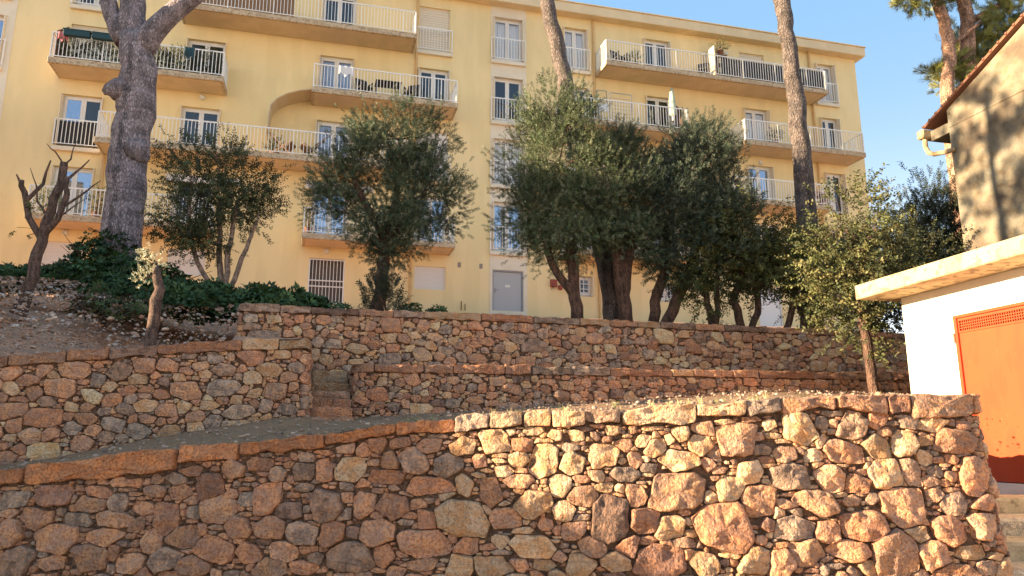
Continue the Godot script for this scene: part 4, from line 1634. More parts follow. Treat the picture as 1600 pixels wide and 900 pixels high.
# ---------------------------------------------------------------- unseen blocks on the left, placed and sized to shade the walls and terraces
func unseen_block(label: String, u0: float, u1: float, z0: float, z1: float, y0: float, y1: float) -> void:  # out of view; position and height set by the shade it casts
	var root := thing("unseen_neighbour_house", label, "house", Vector3((u0 + u1) * 0.5, y0, (z0 + z1) * 0.5))
	var hx := (u1 - u0) * 0.5
	var hz := (z1 - z0) * 0.5
	var w := Shape.new()
	w.block(Vector3(-hx, 0, -hz), Vector3(hx, y1 - y0, hz), 0.02)
	put("wall", w.done(), mat.yellow_render, root)
	var r := Shape.new()
	r.block(Vector3(-hx, y1 - y0 + 0.002, -hz), Vector3(hx, y1 - y0 + 0.06, hz), 0.02)
	put("roof", r.done(), mat.tile_edge, root)
	var n := int((y1 - y0) / 2.8)
	for k in n:
		for j in int(hz * 2.0 / 3.0):
			var s := Shape.new()
			var z := -hz + 1.5 + j * 3.0
			s.block(Vector3(hx + 0.001, 1.0 + k * 2.8, z - 0.5), Vector3(hx + 0.03, 2.3 + k * 2.8, z + 0.5), 0.01)
			put("shutter", s.done(), mat.shutter_white, root)


func unseen_lean_to() -> void:  # out of view; roof slope set by the shade edge on the front wall
	var t := thing("unseen_lean_to_shed", "lean-to shed out of view beyond the left edge, its slope shading the front wall", "shed", Vector3(-12, 0.26, -2.09))
	var w := Shape.new()
	w.loft(PackedVector3Array([Vector3(-1.8, -0.3, 1.6), Vector3(-1.8, -0.3, -0.775), Vector3(-1.8, 3.45, -0.775), Vector3(-1.8, 1.30, 1.6)]), PackedVector3Array([Vector3(1.5, -0.3, 1.6), Vector3(1.5, -0.3, -0.775), Vector3(1.5, 3.45, -0.775), Vector3(1.5, 1.30, 1.6)]))
	put("wall", w.done(), mat.cream_render, t)
	var r := Shape.new()
	r.loft(PackedVector3Array([Vector3(-1.8, 1.31, 1.6), Vector3(-1.8, 3.46, -0.775), Vector3(-1.8, 3.52, -0.775), Vector3(-1.8, 1.37, 1.6)]), PackedVector3Array([Vector3(1.5, 1.31, 1.6), Vector3(1.5, 3.46, -0.775), Vector3(1.5, 3.52, -0.775), Vector3(1.5, 1.37, 1.6)]))
	put("roof", r.done(), mat.tile_edge, t)


# ---------------------------------------------------------------- the scene
func _ready() -> void:
	rng.seed = 20240117
	grain = noise(FastNoiseLite.TYPE_SIMPLEX_SMOOTH, 0.5, 3, 4)
	broad = noise(FastNoiseLite.TYPE_SIMPLEX_SMOOTH, 0.35, 3, 12)
	var cam := Camera3D.new()
	cam.name = "camera"
	cam.position = Vector3(0, 1.6, 0)
	cam.rotation.x = deg_to_rad(11.68)
	cam.fov = 42.2
	cam.near = 0.1
	cam.far = 900.0
	cam.current = true
	add_child(cam)
	var sky := ProceduralSkyMaterial.new()
	sky.sky_top_color = lin(0.062, 0.118, 0.188)
	sky.sky_horizon_color = lin(0.78, 0.745, 0.68)
	sky.sky_curve = 0.09
	sky.ground_bottom_color = lin(0.3, 0.26, 0.2)
	sky.ground_horizon_color = lin(0.5, 0.46, 0.4)
	sky.sky_energy_multiplier = 1.0
	var env := Environment.new()
	env.background_mode = Environment.BG_SKY
	env.sky = Sky.new()
	env.sky.sky_material = sky
	env.background_energy_multiplier = 1.0
	env.tonemap_mode = Environment.TONE_MAPPER_LINEAR
	env.tonemap_exposure = 5.2
	env.sdfgi_enabled = true
	env.ssao_enabled = true
	env.ssil_enabled = true
	var we := WorldEnvironment.new()
	we.name = "surroundings"
	we.environment = env
	add_child(we)
	var sun := DirectionalLight3D.new()
	sun.name = "sun"
	sun.light_color = Color(1.0, 0.89, 0.73)
	sun.light_energy = 1.42
	sun.light_angular_distance = 0.5
	sun.shadow_enabled = true
	sun.sky_mode = DirectionalLight3D.SKY_MODE_LIGHT_ONLY
	add_child(sun)
	var az := deg_to_rad(14.0)
	var to_sun := Vector3(-cos(az), tan(deg_to_rad(12.0)), sin(az)).normalized()
	sun.look_at_from_position(to_sun * 60.0, Vector3.ZERO)
	materials()

	# the ground
	var yard := Shape.new()
	yard.quad(Vector3(-400, -0.02, 400), Vector3(400, -0.02, 400), Vector3(400, -0.02, -500), Vector3(-400, -0.02, -500))
	structure("ground", yard.done(), mat.bounce_ground)
	var lw := func(u): return site(u, 0, 18.42)
	sheet("hillside", func(f): var u := lerpf(-40.0, -8.62, f); return site(u, hill(u, 18.42), 18.42), func(f): var u := lerpf(-40.0, -8.62, f); return site(u, hill(u, -0.1), -0.1), 90, 70, 0.16, mat.bank_soil, Color.WHITE)
	sheet("hillside", func(f): var u := lerpf(-8.62, -7.55, f); return site(u, hill(u, 18.42), 18.42), func(f): var u := lerpf(-8.62, -7.55, f); return site(u, 3.25, 15.6), 8, 20, 0.05, mat.bank_soil, Color.WHITE)
	sheet("hillside", func(f): var u := lerpf(-8.62, 34.0, f); return site(u, 3.72, 15.3), func(f): var u := lerpf(-8.62, 34.0, f); return site(u, hill(u, -0.1), -0.1), 120, 40, 0.10, mat.bank_soil, Color.WHITE)
	sheet("terrace", func(f): return site(lerpf(-6.85, 16.0, f), 2.58, 17.3), func(f): return site(lerpf(-6.85, 16.0, f), 2.62, 15.4), 60, 8, 0.03, mat.bank_soil, Color.WHITE)
	var front_line := func(f): 
		var x := lerpf(-5.0, 3.3, f)
		var h := front_top(x)
		return Vector3(x, h - 0.03, -front_depth(x) - 0.18)
	var dip := func(f, g): return 0.42 * smoothstep(0.80, 1.0, f) * smoothstep(0.2, 0.45, g) * (1.0 - smoothstep(0.75, 0.95, g))
	var back_line := func(f):
		var u := lerpf(-11.6, 1.6, f)
		var h := lerpf(1.36, 1.92, smoothstep(-11.2, -7.2, u)) if u < -7.2 else lerpf(1.92, 2.42, clampf((u + 7.2) / 7.0, 0.0, 1.0))
		return site(u, h - 0.03, lerpf(18.6, 17.3, smoothstep(-7.6, -6.8, u)))
	sheet("path", front_line, back_line, 110, 50, 0.07, mat.path_soil, Color(0.44, 0.345, 0.28), dip)
	sheet("path", func(f): return Vector3(lerpf(3.36, 5.35, f), 0.45 + 0.6 * f, lerpf(-5.7, -10.45, f)), func(f): return Vector3(lerpf(6.6, 5.6, f), 0.45 + 0.6 * f, lerpf(-5.4, -10.45, f)), 20, 8, 0.04, mat.path_soil, Color(0.8, 0.74, 0.66))

	# the big wall in front
	var plan := Plan.new([Vector2(-5, -front_depth(-5)), Vector2(-3.5, -front_depth(-3.5)), Vector2(-2, -front_depth(-2)), Vector2(-0.8, -front_depth(-0.8)), Vector2(0.0, -front_depth(0)), Vector2(0.5, -front_depth(0.5)), Vector2(1.0, -front_depth(1)), Vector2(1.5, -front_depth(1.5)), Vector2(2.0, -front_depth(2)), Vector2(2.5, -front_depth(2.5)), Vector2(2.9, -front_depth(2.9)), Vector2(3.2, -front_depth(3.2)), Vector2(3.33, -5.46), Vector2(3.40, -5.56), Vector2(3.46, -5.74), Vector2(3.9, -6.8), Vector2(5.35, -10.35)])
	var face := func(s: float, h: float, d: float) -> Vector3:
		var w: Array = plan.where(s)
		var o: float = d - 0.08 * (h - 1.9)
		return Vector3(w[0].x + w[1].x * o, h, w[0].y + w[1].y * o)
	var spans := [[-0.6, 0.29, 1.05,  1.20, 1.18,  1.33], [0.31, 1.27, 1.20, 1.29, 1.33, 1.41], [1.29, 2.53, 1.28, 1.39, 1.42, 1.57], [2.55, 3.02, 1.46, 1.47, 1.59, 1.60], [3.04, 3.69, 1.52, 1.55, 1.60, 1.66], [3.70, 4.22, 1.58, 1.66, 1.66, 1.73],
		[4.23, 4.66, 1.66, 1.68, 1.74, 1.77], [4.66, 4.90, 1.67, 1.70, 1.78, 1.80], [4.91, 5.14, 1.71, 1.71, 1.80, 1.81], [5.15, 5.34, 1.71, 1.71, 1.81, 1.82], [5.35, 5.58, 1.71, 1.72, 1.82, 1.82], [5.58, 5.82, 1.73, 1.74, 1.82, 1.84], [5.84, 6.35, 1.71, 1.73, 1.83, 1.86],
		[6.36, 6.70, 1.76, 1.77, 1.86, 1.89], [6.71, 6.95, 1.78, 1.80, 1.89, 1.91], [6.96, 7.34, 1.80, 1.84, 1.91, 1.92], [7.35, 7.72, 1.83, 1.80, 1.92, 1.92], [7.73, 7.89, 1.80, 1.79, 1.93, 1.93], [7.90, 8.37, 1.78, 1.78, 1.94, 1.94],
		[8.39, 9.0, 1.80, 1.80, 1.94, 1.95], [9.02, 9.6, 1.80, 1.82, 1.95, 1.98], [9.62, 10.2, 1.78, 1.74, 1.92, 1.88], [10.22, 11.0, 1.72, 1.66, 1.86, 1.80], [11.02, 11.8, 1.64, 1.58, 1.78, 1.72], [11.82, 12.6, 1.54, 1.48, 1.68, 1.62]]
	var room := func(s: float) -> Vector2:
		var t := 1.1
		for sp in spans:
			if s >= sp[0]:
				t = lerpf(sp[2], sp[3], clampf((s - sp[0]) / (sp[1] - sp[0]), 0, 1))
		return Vector2(0.3, t)
	var big := Laid.new()
	for course in [
		[[156, 121, 18, 9], [123, 117, 13, 7], [193, 123, 11, 5], [189, 115, 13, 7], [211, 116, 8, 7], [239, 125, 9, 5], [260, 124, 10, 6], [283, 128, 12, 10], [291, 112, 14, 11], [253, 105, 11, 13], [209, 104, 16, 7], [178, 103, 14, 6], [145, 104, 14, 9], [126, 93, 12, 11], [163, 90, 20, 11], [203, 92, 15, 8], [266, 93, 14, 9], [242, 89, 9, 9], [293, 85, 16, 9], [193, 77, 17, 11], [136, 73, 15, 11], [308, 100, 12, 9], [255, 77, 12, 8], [228, 74, 12, 7], [277, 73, 14, 7], [300, 140, 10, 8]],
		[[328, 120, 11, 12], [335, 137, 8, 6], [354, 139, 10, 7], [370, 140, 7, 8], [390, 142, 12, 9], [409, 158, 7, 6], [425, 159, 8, 5], [419, 148, 7, 7], [436, 147, 10, 10], [462, 144, 11, 9], [417, 136, 14, 5], [448, 130, 18, 7], [474, 131, 8, 8], [373, 116, 13, 12], [401, 117, 9, 9], [423, 116, 12, 9], [346, 112, 12, 7], [333, 101, 12, 9], [357, 97, 13, 8], [379, 97, 10, 9], [413, 98, 12, 9], [449, 107, 9, 8], [473, 109, 17, 13], [447, 92, 19, 9], [394, 82, 17, 10], [419, 83, 9, 9], [344, 85, 11, 7], [336, 73, 13, 7], [473, 78, 10, 8], [495, 79, 14, 8], [492, 127, 8, 10], [495, 161, 10, 9]],
		[[529, 148, 10, 12], [549, 145, 10, 8], [521, 119, 13, 11], [540, 131, 8, 8], [555, 124, 11, 7], [542, 114, 9, 7], [573, 110, 13, 15], [584, 139, 10, 6], [590, 124, 8, 8], [596, 109, 11, 10], [613, 104, 10, 8], [618, 126, 17, 13], [622, 148, 16, 7], [660, 163, 15, 11], [637, 158, 9, 7], [667, 140, 10, 9], [654, 129, 10, 9], [646, 104, 21, 17], [671, 122, 14, 10], [635, 137, 9, 7], [522, 91, 14, 9], [561, 92, 11, 8], [586, 92, 10, 7], [605, 83, 16, 10], [635, 81, 10, 9], [553, 80, 10, 10], [576, 82, 11, 7], [666, 83, 14, 9], [570, 151, 10, 8]],
		[[705, 169, 14, 12], [744, 171, 11, 10], [736, 153, 15, 9], [759, 157, 11, 8], [778, 158, 10, 9], [817, 160, 16, 9], [803, 172, 13, 5], [694, 151, 10, 6], [695, 137, 14, 9], [724, 135, 11, 10], [763, 138, 13, 10], [781, 140, 8, 10], [828, 137, 12, 14], [710, 120, 14, 10], [771, 118, 16, 13], [809, 118, 10, 8], [831, 119, 12, 7], [741, 104, 16, 11], [695, 103, 15, 8], [717, 101, 9, 8], [776, 98, 12, 7], [803, 101, 11, 10], [829, 104, 13, 10], [761, 86, 17, 15], [788, 86, 12, 10], [730, 89, 17, 8], [701, 88, 13, 9], [815, 87, 12, 6], [683, 81, 11, 11], [802, 74, 18, 5], [839, 75, 8, 7]],
	]:
		for q in course:
			big.add(Vector2(q[0], q[1]) * 0.01 + Vector2(0.0 if q[0] < 640 else 0.02, 0), Vector2(q[2], q[3]) * 0.0088)
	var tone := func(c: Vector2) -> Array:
		if c.x > 4.6 and c.x < 6.9:  # sunlit stretch: paler stones, sunlight put into their colour
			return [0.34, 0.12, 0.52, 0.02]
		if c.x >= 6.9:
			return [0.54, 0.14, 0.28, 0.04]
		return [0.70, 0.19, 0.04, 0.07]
	var at := Vector3(-5, 0, -5.3)
	var fw := thing("stone_wall", "tall dry stone wall nearest the camera, half in sun under long cap stones", "stone wall", at)
	core(fw, at, plan, 0.0, 13.0, func(s): return Vector2(-0.1, room.call(s).y), 0.08, 1.9, 0.022, 0.32)
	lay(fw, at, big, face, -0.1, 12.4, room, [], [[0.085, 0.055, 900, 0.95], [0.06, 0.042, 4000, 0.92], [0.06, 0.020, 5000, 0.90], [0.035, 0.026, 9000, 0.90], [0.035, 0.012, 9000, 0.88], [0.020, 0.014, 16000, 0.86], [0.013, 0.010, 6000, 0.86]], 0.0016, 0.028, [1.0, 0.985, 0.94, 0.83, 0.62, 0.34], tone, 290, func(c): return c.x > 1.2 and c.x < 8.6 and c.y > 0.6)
	caps(fw, at, face, spans, 0.02, 0.30, 0.05, func(c): return [0.75, 0.05, 0.05, 0.15] if c.x < 4.6 else ([0.1, 0.05, 0.85, 0.0] if c.x < 6.7 else [0.4, 0.2, 0.3, 0.1]))  # caps over the sunlit stretch are paler too, light put into the colour

	# the terraces behind it: left wall with its return beside the steps, low wall right of the steps, long upper wall
	terrace_wall("dry stone wall on the left holding up the bare soil bank", [Vector2(-12.5, 18.55), Vector2(-11, 18.55), Vector2(-9, 18.55), Vector2(-7.56, 18.55), Vector2(-7.45, 18.52), Vector2(-7.41, 18.42), Vector2(-7.41, 17.5), Vector2(-7.41, 15.6)],
		func(s): return Vector2(1.2 + 0.10 * s, lerpf(2.36, 2.72, smoothstep(0.5, 5.0, s)) + (0.0 if s < 5.2 else minf(0.3, (s - 5.2) * 0.07))), [[0.15, 0.09, 60, 0.95], [0.10, 0.07, 700, 0.95], [0.075, 0.05, 5000, 0.94], [0.06, 0.022, 2500, 0.92], [0.04, 0.03, 7000, 0.90], [0.025, 0.018, 12000, 0.88], [0.016, 0.012, 9000, 0.86]], 3, [0.54, 0.25, 0.19, 0.02, 1.2], 0.045, 0.4)
	terrace_wall("low dry stone wall right of the narrow stone steps", [Vector2(-6.86, 15.7), Vector2(-6.86, 17.2), Vector2(-6.84, 17.36), Vector2(-6.74, 17.41), Vector2(-4, 17.41), Vector2(0, 17.41), Vector2(5.0, 17.41)],
		func(s): return Vector2(1.75, 2.55 + 0.008 * s), [[0.13, 0.075, 60, 0.95], [0.085, 0.055, 900, 0.95], [0.06, 0.045, 7000, 0.94], [0.06, 0.022, 3000, 0.92], [0.036, 0.028, 9000, 0.90], [0.024, 0.017, 12000, 0.88]], 5, [0.56, 0.24, 0.18, 0.02, 1.15], 0.05, 0.3)
	terrace_wall("long upper dry stone wall below the olive trees and the yellow block", [Vector2(-8.66, 14.4), Vector2(-8.66, 15.3), Vector2(-8.62, 15.44), Vector2(-8.5, 15.48), Vector2(-4, 15.48), Vector2(0, 15.48), Vector2(6.5, 15.48)],
		func(s): return Vector2(2.35, 3.68), [[0.17, 0.10, 60, 0.95], [0.11, 0.075, 900, 0.95], [0.08, 0.06, 8000, 0.94], [0.06, 0.045, 8000, 0.92], [0.04, 0.03, 12000, 0.90], [0.026, 0.02, 14000, 0.88]], 9, [0.44, 0.30, 0.25, 0.01, 1.25], 0.055, 0.35)

	# steps
	var stairs := thing("stone_steps", "narrow flight of rough stone steps between two dry stone walls", "steps", site(-7.13, 1.8, 18.5), YAW)
	for k in 7:
		var y := 1.78 + 0.132 * k
		var z := 18.55 - 0.42 * k
		for half in ([0, 1] if k == 2 else [2]):
			var st := Shape.new()
			var a: float = -7.40 if half != 1 else -7.118
			var b: float = -6.87 if half != 0 else -7.12
			var poly := rounded(PackedVector2Array([Vector2(a, y - 0.02), Vector2(b, y - 0.015 + rnd(-0.01, 0.01)), Vector2(b, y + 0.118 + rnd(-0.012, 0.012)), Vector2(a, y + 0.118 + rnd(-0.012, 0.012))]), 0.05, 0.08)
			var pick: Array = stone_tint([0.5, 0.35, 0.15, 0.0])
			st.tint = pick[1] * rnd(0.85, 1.3)
			stone(st, poly, func(s, h, d): return site(s, h, z + d), site((a + b) * 0.5, y, z), 0.02, 0.5, [1.0, 0.97, 0.85, 0.5], 0.7)
			put("step", st.done(), mat[pick[0]], stairs, stairs.basis.inverse() * (site((a + b) * 0.5, y, z) - stairs.position))
			var last := stairs.get_child(stairs.get_child_count() - 1) as MeshInstance3D
			last.basis = stairs.basis.inverse()
	# concrete steps up to the orange door
	var cst := thing("concrete_steps", "low worn steps climbing to the orange door at the right edge", "steps", Vector3(4.6, 0, -6.0))
	for k in 7:
		var st := Shape.new()
		var z := -4.7 - 0.52 * k
		st.block(Vector3(3.3 + 0.09 * k - 4.6, -0.1 + 0.15 * k, z - 0.54 + 6.0), Vector3(7.2 - 4.6, 0.148 + 0.15 * k, z + 6.0), 0.025)
		put("step", st.done(), mat.hut_slab if k % 2 == 0 else mat.path_soil, cst)

	block_of_flats()
	balcony_things()
	hut()
	old_house()
	unseen_block("low neighbour house out of view beyond the left edge, shading the front wall", -15.0, -10.5, -5.8, -2.87, 0.0, 4.0)
	unseen_block("neighbour house out of view beyond the left edge, taller of two, shading the left wall", -15.0, -10.5, -7.4, -5.82, 0.0, 4.8)
	unseen_block("neighbour block out of view beyond the left edge, middle height, shading the olives", -25.0, -15.5, -12.2, -7.2, 0.0, 10.6)
	unseen_block("neighbour block out of view beyond the left edge, the tallest, shading the pines", -25.0, -15.5, -16.0, -12.22, 0.0, 13.4)
	unseen_lean_to()
	trees()
	small_growth()

func front_depth(x: float) -> float:
	# plan of the front wall: its left part runs a little away from the camera, its right end curves back
	return 5.3 + 0.16 * maxf(0.0, 0.4 - x) + 0.03 * pow(maxf(0.0, x - 1.2), 2.0)

func front_top(x: float) -> float:
	var p := [[-6.0, 1.1], [-3.8, 1.40], [-2.3, 1.59], [-0.9, 1.73], [0.0, 1.80], [1.8, 1.91], [4.0, 1.96]]
	for i in p.size() - 1:
		if x < p[i + 1][0]:
			return lerpf(p[i][1], p[i + 1][1], (x - p[i][0]) / (p[i + 1][0] - p[i][0]))
	return 1.96

func terrace_wall(label: String, pts: Array, room: Callable, sizes: Array, sd: int, weights: Array, edge: float, thick: float) -> void:
	var list := []
	for p in pts:
		var q := site(p.x, 0, p.y)
		list.append(Vector2(q.x, q.z))
	var plan := Plan.new(list)
	var total: float = plan.len[-1]
	var low: float = room.call(total * 0.5).x
	var face := func(s: float, h: float, d: float) -> Vector3:
		var w: Array = plan.where(s)
		var o: float = d - 0.05 * (h - low)
		return Vector3(w[0].x + w[1].x * o, h, w[0].y + w[1].y * o)
	var p0 := site(pts[0].x, 0, pts[0].y)
	var at := Vector3(p0.x, low, p0.z)
	var root := thing("stone_wall", label, "stone wall", at)
	core(root, at, plan, 0.0, total, room, 0.05, low, 0.02, thick)
	lay(root, at, Laid.new(), face, 0.0, total, room, [], sizes, 0.002, edge, [1.0, 0.96, 0.82, 0.45], func(c): return weights, 285, func(c): return true)
	var spans := []
	var s := 0.0
	while s < total - 0.1:
		var e := minf(total, s + rnd(0.35, 1.05))
		if total - e < 0.3:
			e = total
		var t0: float = room.call(s).y
		var t1: float = room.call(e - 0.01).y
		var j := rnd(-0.008, 0.02)
		spans.append([s + 0.004, e - 0.004, t0, t1, t0 + 0.12 + j, t1 + 0.12 + j + rnd(-0.01, 0.01)])
		s = e
	caps(root, at, face, spans, 0.015, thick, 0.07, func(c): return [0.62, 0.2, 0.15, 0.03])

func trees() -> void:
	var olive := [Color(0.062, 0.090, 0.046), Color(0.084, 0.112, 0.060), Color(0.050, 0.072, 0.038), Color(0.15, 0.165, 0.10)]
	var light_olive := [Color(0.085, 0.115, 0.052), Color(0.11, 0.14, 0.07), Color(0.065, 0.09, 0.042), Color(0.17, 0.185, 0.11)]
	var dark_olive := [Color(0.046, 0.070, 0.042), Color(0.064, 0.088, 0.056), Color(0.038, 0.056, 0.036), Color(0.12, 0.14, 0.095)]
	var oak := [Color(0.085, 0.088, 0.026), Color(0.065, 0.078, 0.024), Color(0.11, 0.10, 0.032), Color(0.05, 0.062, 0.022)]
	var gold := [Color(0.095, 0.10, 0.036), Color(0.075, 0.085, 0.032), Color(0.12, 0.11, 0.046), Color(0.05, 0.06, 0.025)]
	var pine := [Color(0.20, 0.215, 0.06), Color(0.26, 0.26, 0.07), Color(0.14, 0.155, 0.05)]
	var V := func(x, y, z): return Vector3(x, y, z)
	# big forked pine
	tree("pine_tree", "huge grey forked pine trunk in front of the left balconies", "pine tree", Vector3(-8.95, 4.9, -16.5), [
		[[V.call(-8.95, 4.7, -16.5), V.call(-8.95, 5.6, -16.5), V.call(-8.92, 7.0, -16.5), V.call(-8.95, 8.6, -16.5), V.call(-8.95, 9.4, -16.5), V.call(-8.98, 10.4, -16.5), V.call(-9.15, 11.2, -16.5)], [0.52, 0.41, 0.38, 0.37, 0.40, 0.36, 0.36]],
		[[V.call(-9.15, 11.1, -16.5), V.call(-9.3, 12.3, -16.5), V.call(-9.3, 14.5, -16.7), V.call(-9.0, 19.6, -16.9)], [0.34, 0.29, 0.22, 0.12]],
		[[V.call(-9.0, 10.9, -16.5), V.call(-8.45, 11.6, -16.45), V.call(-7.7, 12.4, -16.4), V.call(-6.4, 14.2, -16.2)], [0.30, 0.24, 0.21, 0.13]],
		[[V.call(-9.35, 11.1, -16.5), V.call(-9.75, 11.8, -16.5), V.call(-10.0, 12.5, -16.5), V.call(-10.6, 14.5, -16.4)], [0.26, 0.20, 0.18, 0.1]],
		[[V.call(-9.15, 9.75, -16.3), V.call(-9.32, 9.68, -16.25), V.call(-9.42, 9.62, -16.2), V.call(-9.47, 9.58, -16.2)], [0.26, 0.24, 0.17, 0.06]], [[V.call(-8.75, 8.2, -16.35), V.call(-8.58, 8.25, -16.3), V.call(-8.5, 8.27, -16.3), V.call(-8.46, 8.28, -16.3)], [0.3, 0.26, 0.18, 0.06]]],
		mat.pine_bark, [[V.call(-8.4, 20.5, -16.6), V.call(3.4, 1.5, 3.0)]], "needle", mat.needle, pine, [60, 22, 0.6, 0.5, 1.5])
	tree("pine_tree", "slender leaning pine with its foot among the olive trunks", "pine tree", Vector3(2.38, 4.3, -17), [
		[[V.call(2.38, 4.1, -17), V.call(2.30, 5.2, -17), V.call(2.11, 6.4, -17), V.call(1.75, 8.0, -17), V.call(1.40, 9.6, -17), V.call(1.28, 10.6, -17), V.call(1.05, 11.6, -17), V.call(0.86, 12.6, -17), V.call(0.7, 18.6, -17)], [0.27, 0.23, 0.22, 0.21, 0.20, 0.19, 0.18, 0.17, 0.1]]],
		mat.dark_pine_bark, [[V.call(0.6, 19.4, -17), V.call(2.2, 1.3, 2.2)]], "needle", mat.needle, pine, [40, 22, 0.6, 0.5, 1.5])
	tree("pine_tree", "tall straight pine trunk crossing the right-hand balconies", "pine tree", Vector3(6.68, 4.0, -16.5), [
		[[V.call(6.68, 3.8, -16.5), V.call(6.76, 5.2, -16.5), V.call(6.80, 7.2, -16.5), V.call(6.78, 8.8, -16.5), V.call(6.72, 10.2, -16.5), V.call(6.66, 11.4, -16.5), V.call(6.60, 12.4, -16.5), V.call(6.4, 18.8, -16.5)], [0.25, 0.21, 0.20, 0.19, 0.19, 0.18, 0.18, 0.11]],
		[[V.call(6.62, 12.0, -16.5), V.call(6.35, 12.5, -16.5), V.call(5.8, 13.2, -16.3)], [0.1, 0.08, 0.05]]],
		mat.dark_pine_bark, [[V.call(6.4, 19.6, -16.5), V.call(2.2, 1.3, 2.2)]], "needle", mat.needle, pine, [40, 22, 0.6, 0.5, 1.5])
	tree("pine_tree", "thin pine out of view just beyond the left edge, its crown dappling the old house", "pine tree", Vector3(-9.2, 3.0, -9.4), [
		[[V.call(-9.2, 2.8, -9.4), V.call(-9.3, 6.0, -9.4), V.call(-9.2, 9.0, -9.4), V.call(-9.2, 12.6, -9.4)], [0.18, 0.15, 0.13, 0.05]]],
		mat.dark_pine_bark, [[V.call(-9.2, 11.0, -9.2), V.call(1.2, 1.2, 1.5)], [V.call(-9.2, 12.6, -10.4), V.call(0.8, 0.8, 0.8)]], "needle", mat.needle, pine, [26, 22, 0.36, 0.5, 1.3])  # unseen pine, placed to throw dappled shade on the old house wall
	# olives
	tree("olive_tree", "round dark olive on a single leaning trunk left of the street door", "olive tree", Vector3(-2.86, 4.42, -15.5), [
		[[V.call(-2.86, 4.3, -15.5), V.call(-2.80, 4.8, -15.5), V.call(-2.74, 5.4, -15.5), V.call(-2.70, 5.9, -15.5)], [0.15, 0.115, 0.105, 0.10]],
		[[V.call(-2.70, 5.8, -15.5), V.call(-3.2, 6.7, -15.4), V.call(-3.5, 7.4, -15.4)], [0.09, 0.06, 0.03]], [[V.call(-2.70, 5.8, -15.5), V.call(-2.5, 7.0, -15.5), V.call(-2.5, 8.2, -15.6)], [0.1, 0.06, 0.03]], [[V.call(-2.70, 5.8, -15.5), V.call(-2.0, 6.6, -15.4), V.call(-1.7, 7.3, -15.4)], [0.08, 0.05, 0.03]]],
		mat.olive_bark, [[V.call(-2.75, 7.1, -15.5), V.call(1.1, 1.25, 1.1)], [V.call(-3.6, 7.0, -15.4), V.call(0.62, 0.9, 0.8)], [V.call(-1.75, 6.8, -15.4), V.call(0.72, 0.95, 0.8)], [V.call(-2.5, 8.2, -15.5), V.call(1.1, 0.6, 0.8)], [V.call(-2.6, 5.9, -15.4), V.call(0.9, 0.55, 0.8)]],
		"olive", mat.olive_leaf, olive, [165, 62, 0.30, 0.55, 0.70])
	tree("olive_tree", "tall olive with a forked trunk right of the street door", "olive tree", Vector3(1.34, 4.0, -15), [
		[[V.call(1.34, 3.9, -15), V.call(1.28, 4.5, -15), V.call(1.24, 5.2, -15), V.call(1.2, 6.2, -15), V.call(1.0, 7.4, -15)], [0.135, 0.11, 0.10, 0.085, 0.05]],
		[[V.call(1.28, 4.55, -15), V.call(1.0, 4.85, -14.95), V.call(0.80, 5.2, -14.95), V.call(0.72, 5.9, -14.9)], [0.09, 0.08, 0.075, 0.06]]],
		mat.olive_bark, [[V.call(0.9, 7.2, -15), V.call(1.0, 1.35, 1.0)], [V.call(0.5, 6.3, -14.9), V.call(0.8, 0.9, 0.8)], [V.call(1.75, 6.7, -15), V.call(0.85, 1.1, 0.9)], [V.call(0.85, 8.4, -15), V.call(0.75, 0.65, 0.7)], [V.call(1.35, 5.7, -14.8), V.call(0.8, 0.55, 0.7)]],
		"olive", mat.olive_leaf, light_olive, [165, 62, 0.30, 0.55, 0.70])
	tree("olive_tree", "middle olive of the dense group, its thick trunk beside the leaning pine", "olive tree", Vector3(2.36, 4.0, -15.2), [
		[[V.call(2.36, 3.9, -15.2), V.call(2.28, 4.6, -15.2), V.call(2.2, 5.5, -15.2), V.call(2.2, 6.5, -15.2)], [0.15, 0.12, 0.10, 0.07]],
		[[V.call(2.3, 4.5, -15.2), V.call(2.42, 5.2, -15.2), V.call(2.6, 6.2, -15.2)], [0.1, 0.09, 0.06]]],
		mat.olive_bark, [[V.call(2.4, 6.9, -15.3), V.call(0.85, 1.15, 0.9)], [V.call(2.2, 7.8, -15.3), V.call(0.6, 0.5, 0.6)], [V.call(2.6, 5.8, -15.1), V.call(0.8, 0.6, 0.7)]],
		"olive", mat.olive_leaf, olive, [95, 62, 0.30, 0.55, 0.70])
	tree("olive_tree", "broad olive on two spreading trunks, rightmost of the dense group", "olive tree", Vector3(3.1, 4.0, -15.5), [
		[[V.call(2.95, 3.9, -15.5), V.call(3.02, 4.5, -15.5), V.call(3.25, 5.2, -15.5), V.call(3.4, 6.4, -15.5)], [0.12, 0.10, 0.09, 0.06]],
		[[V.call(3.15, 3.9, -15.4), V.call(3.45, 4.5, -15.4), V.call(3.75, 5.1, -15.4), V.call(4.1, 6.3, -15.5)], [0.12, 0.105, 0.095, 0.06]]],
		mat.olive_bark, [[V.call(3.95, 7.1, -15.5), V.call(1.0, 1.3, 1.0)], [V.call(3.2, 6.6, -15.3), V.call(0.8, 1.1, 0.9)], [V.call(4.55, 6.5, -15.5), V.call(0.6, 0.9, 0.7)], [V.call(4.05, 8.0, -15.5), V.call(0.75, 0.5, 0.7)], [V.call(3.7, 5.5, -15.3), V.call(1.0, 0.6, 0.8)]],
		"olive", mat.olive_leaf, dark_olive, [165, 62, 0.30, 0.55, 0.70])
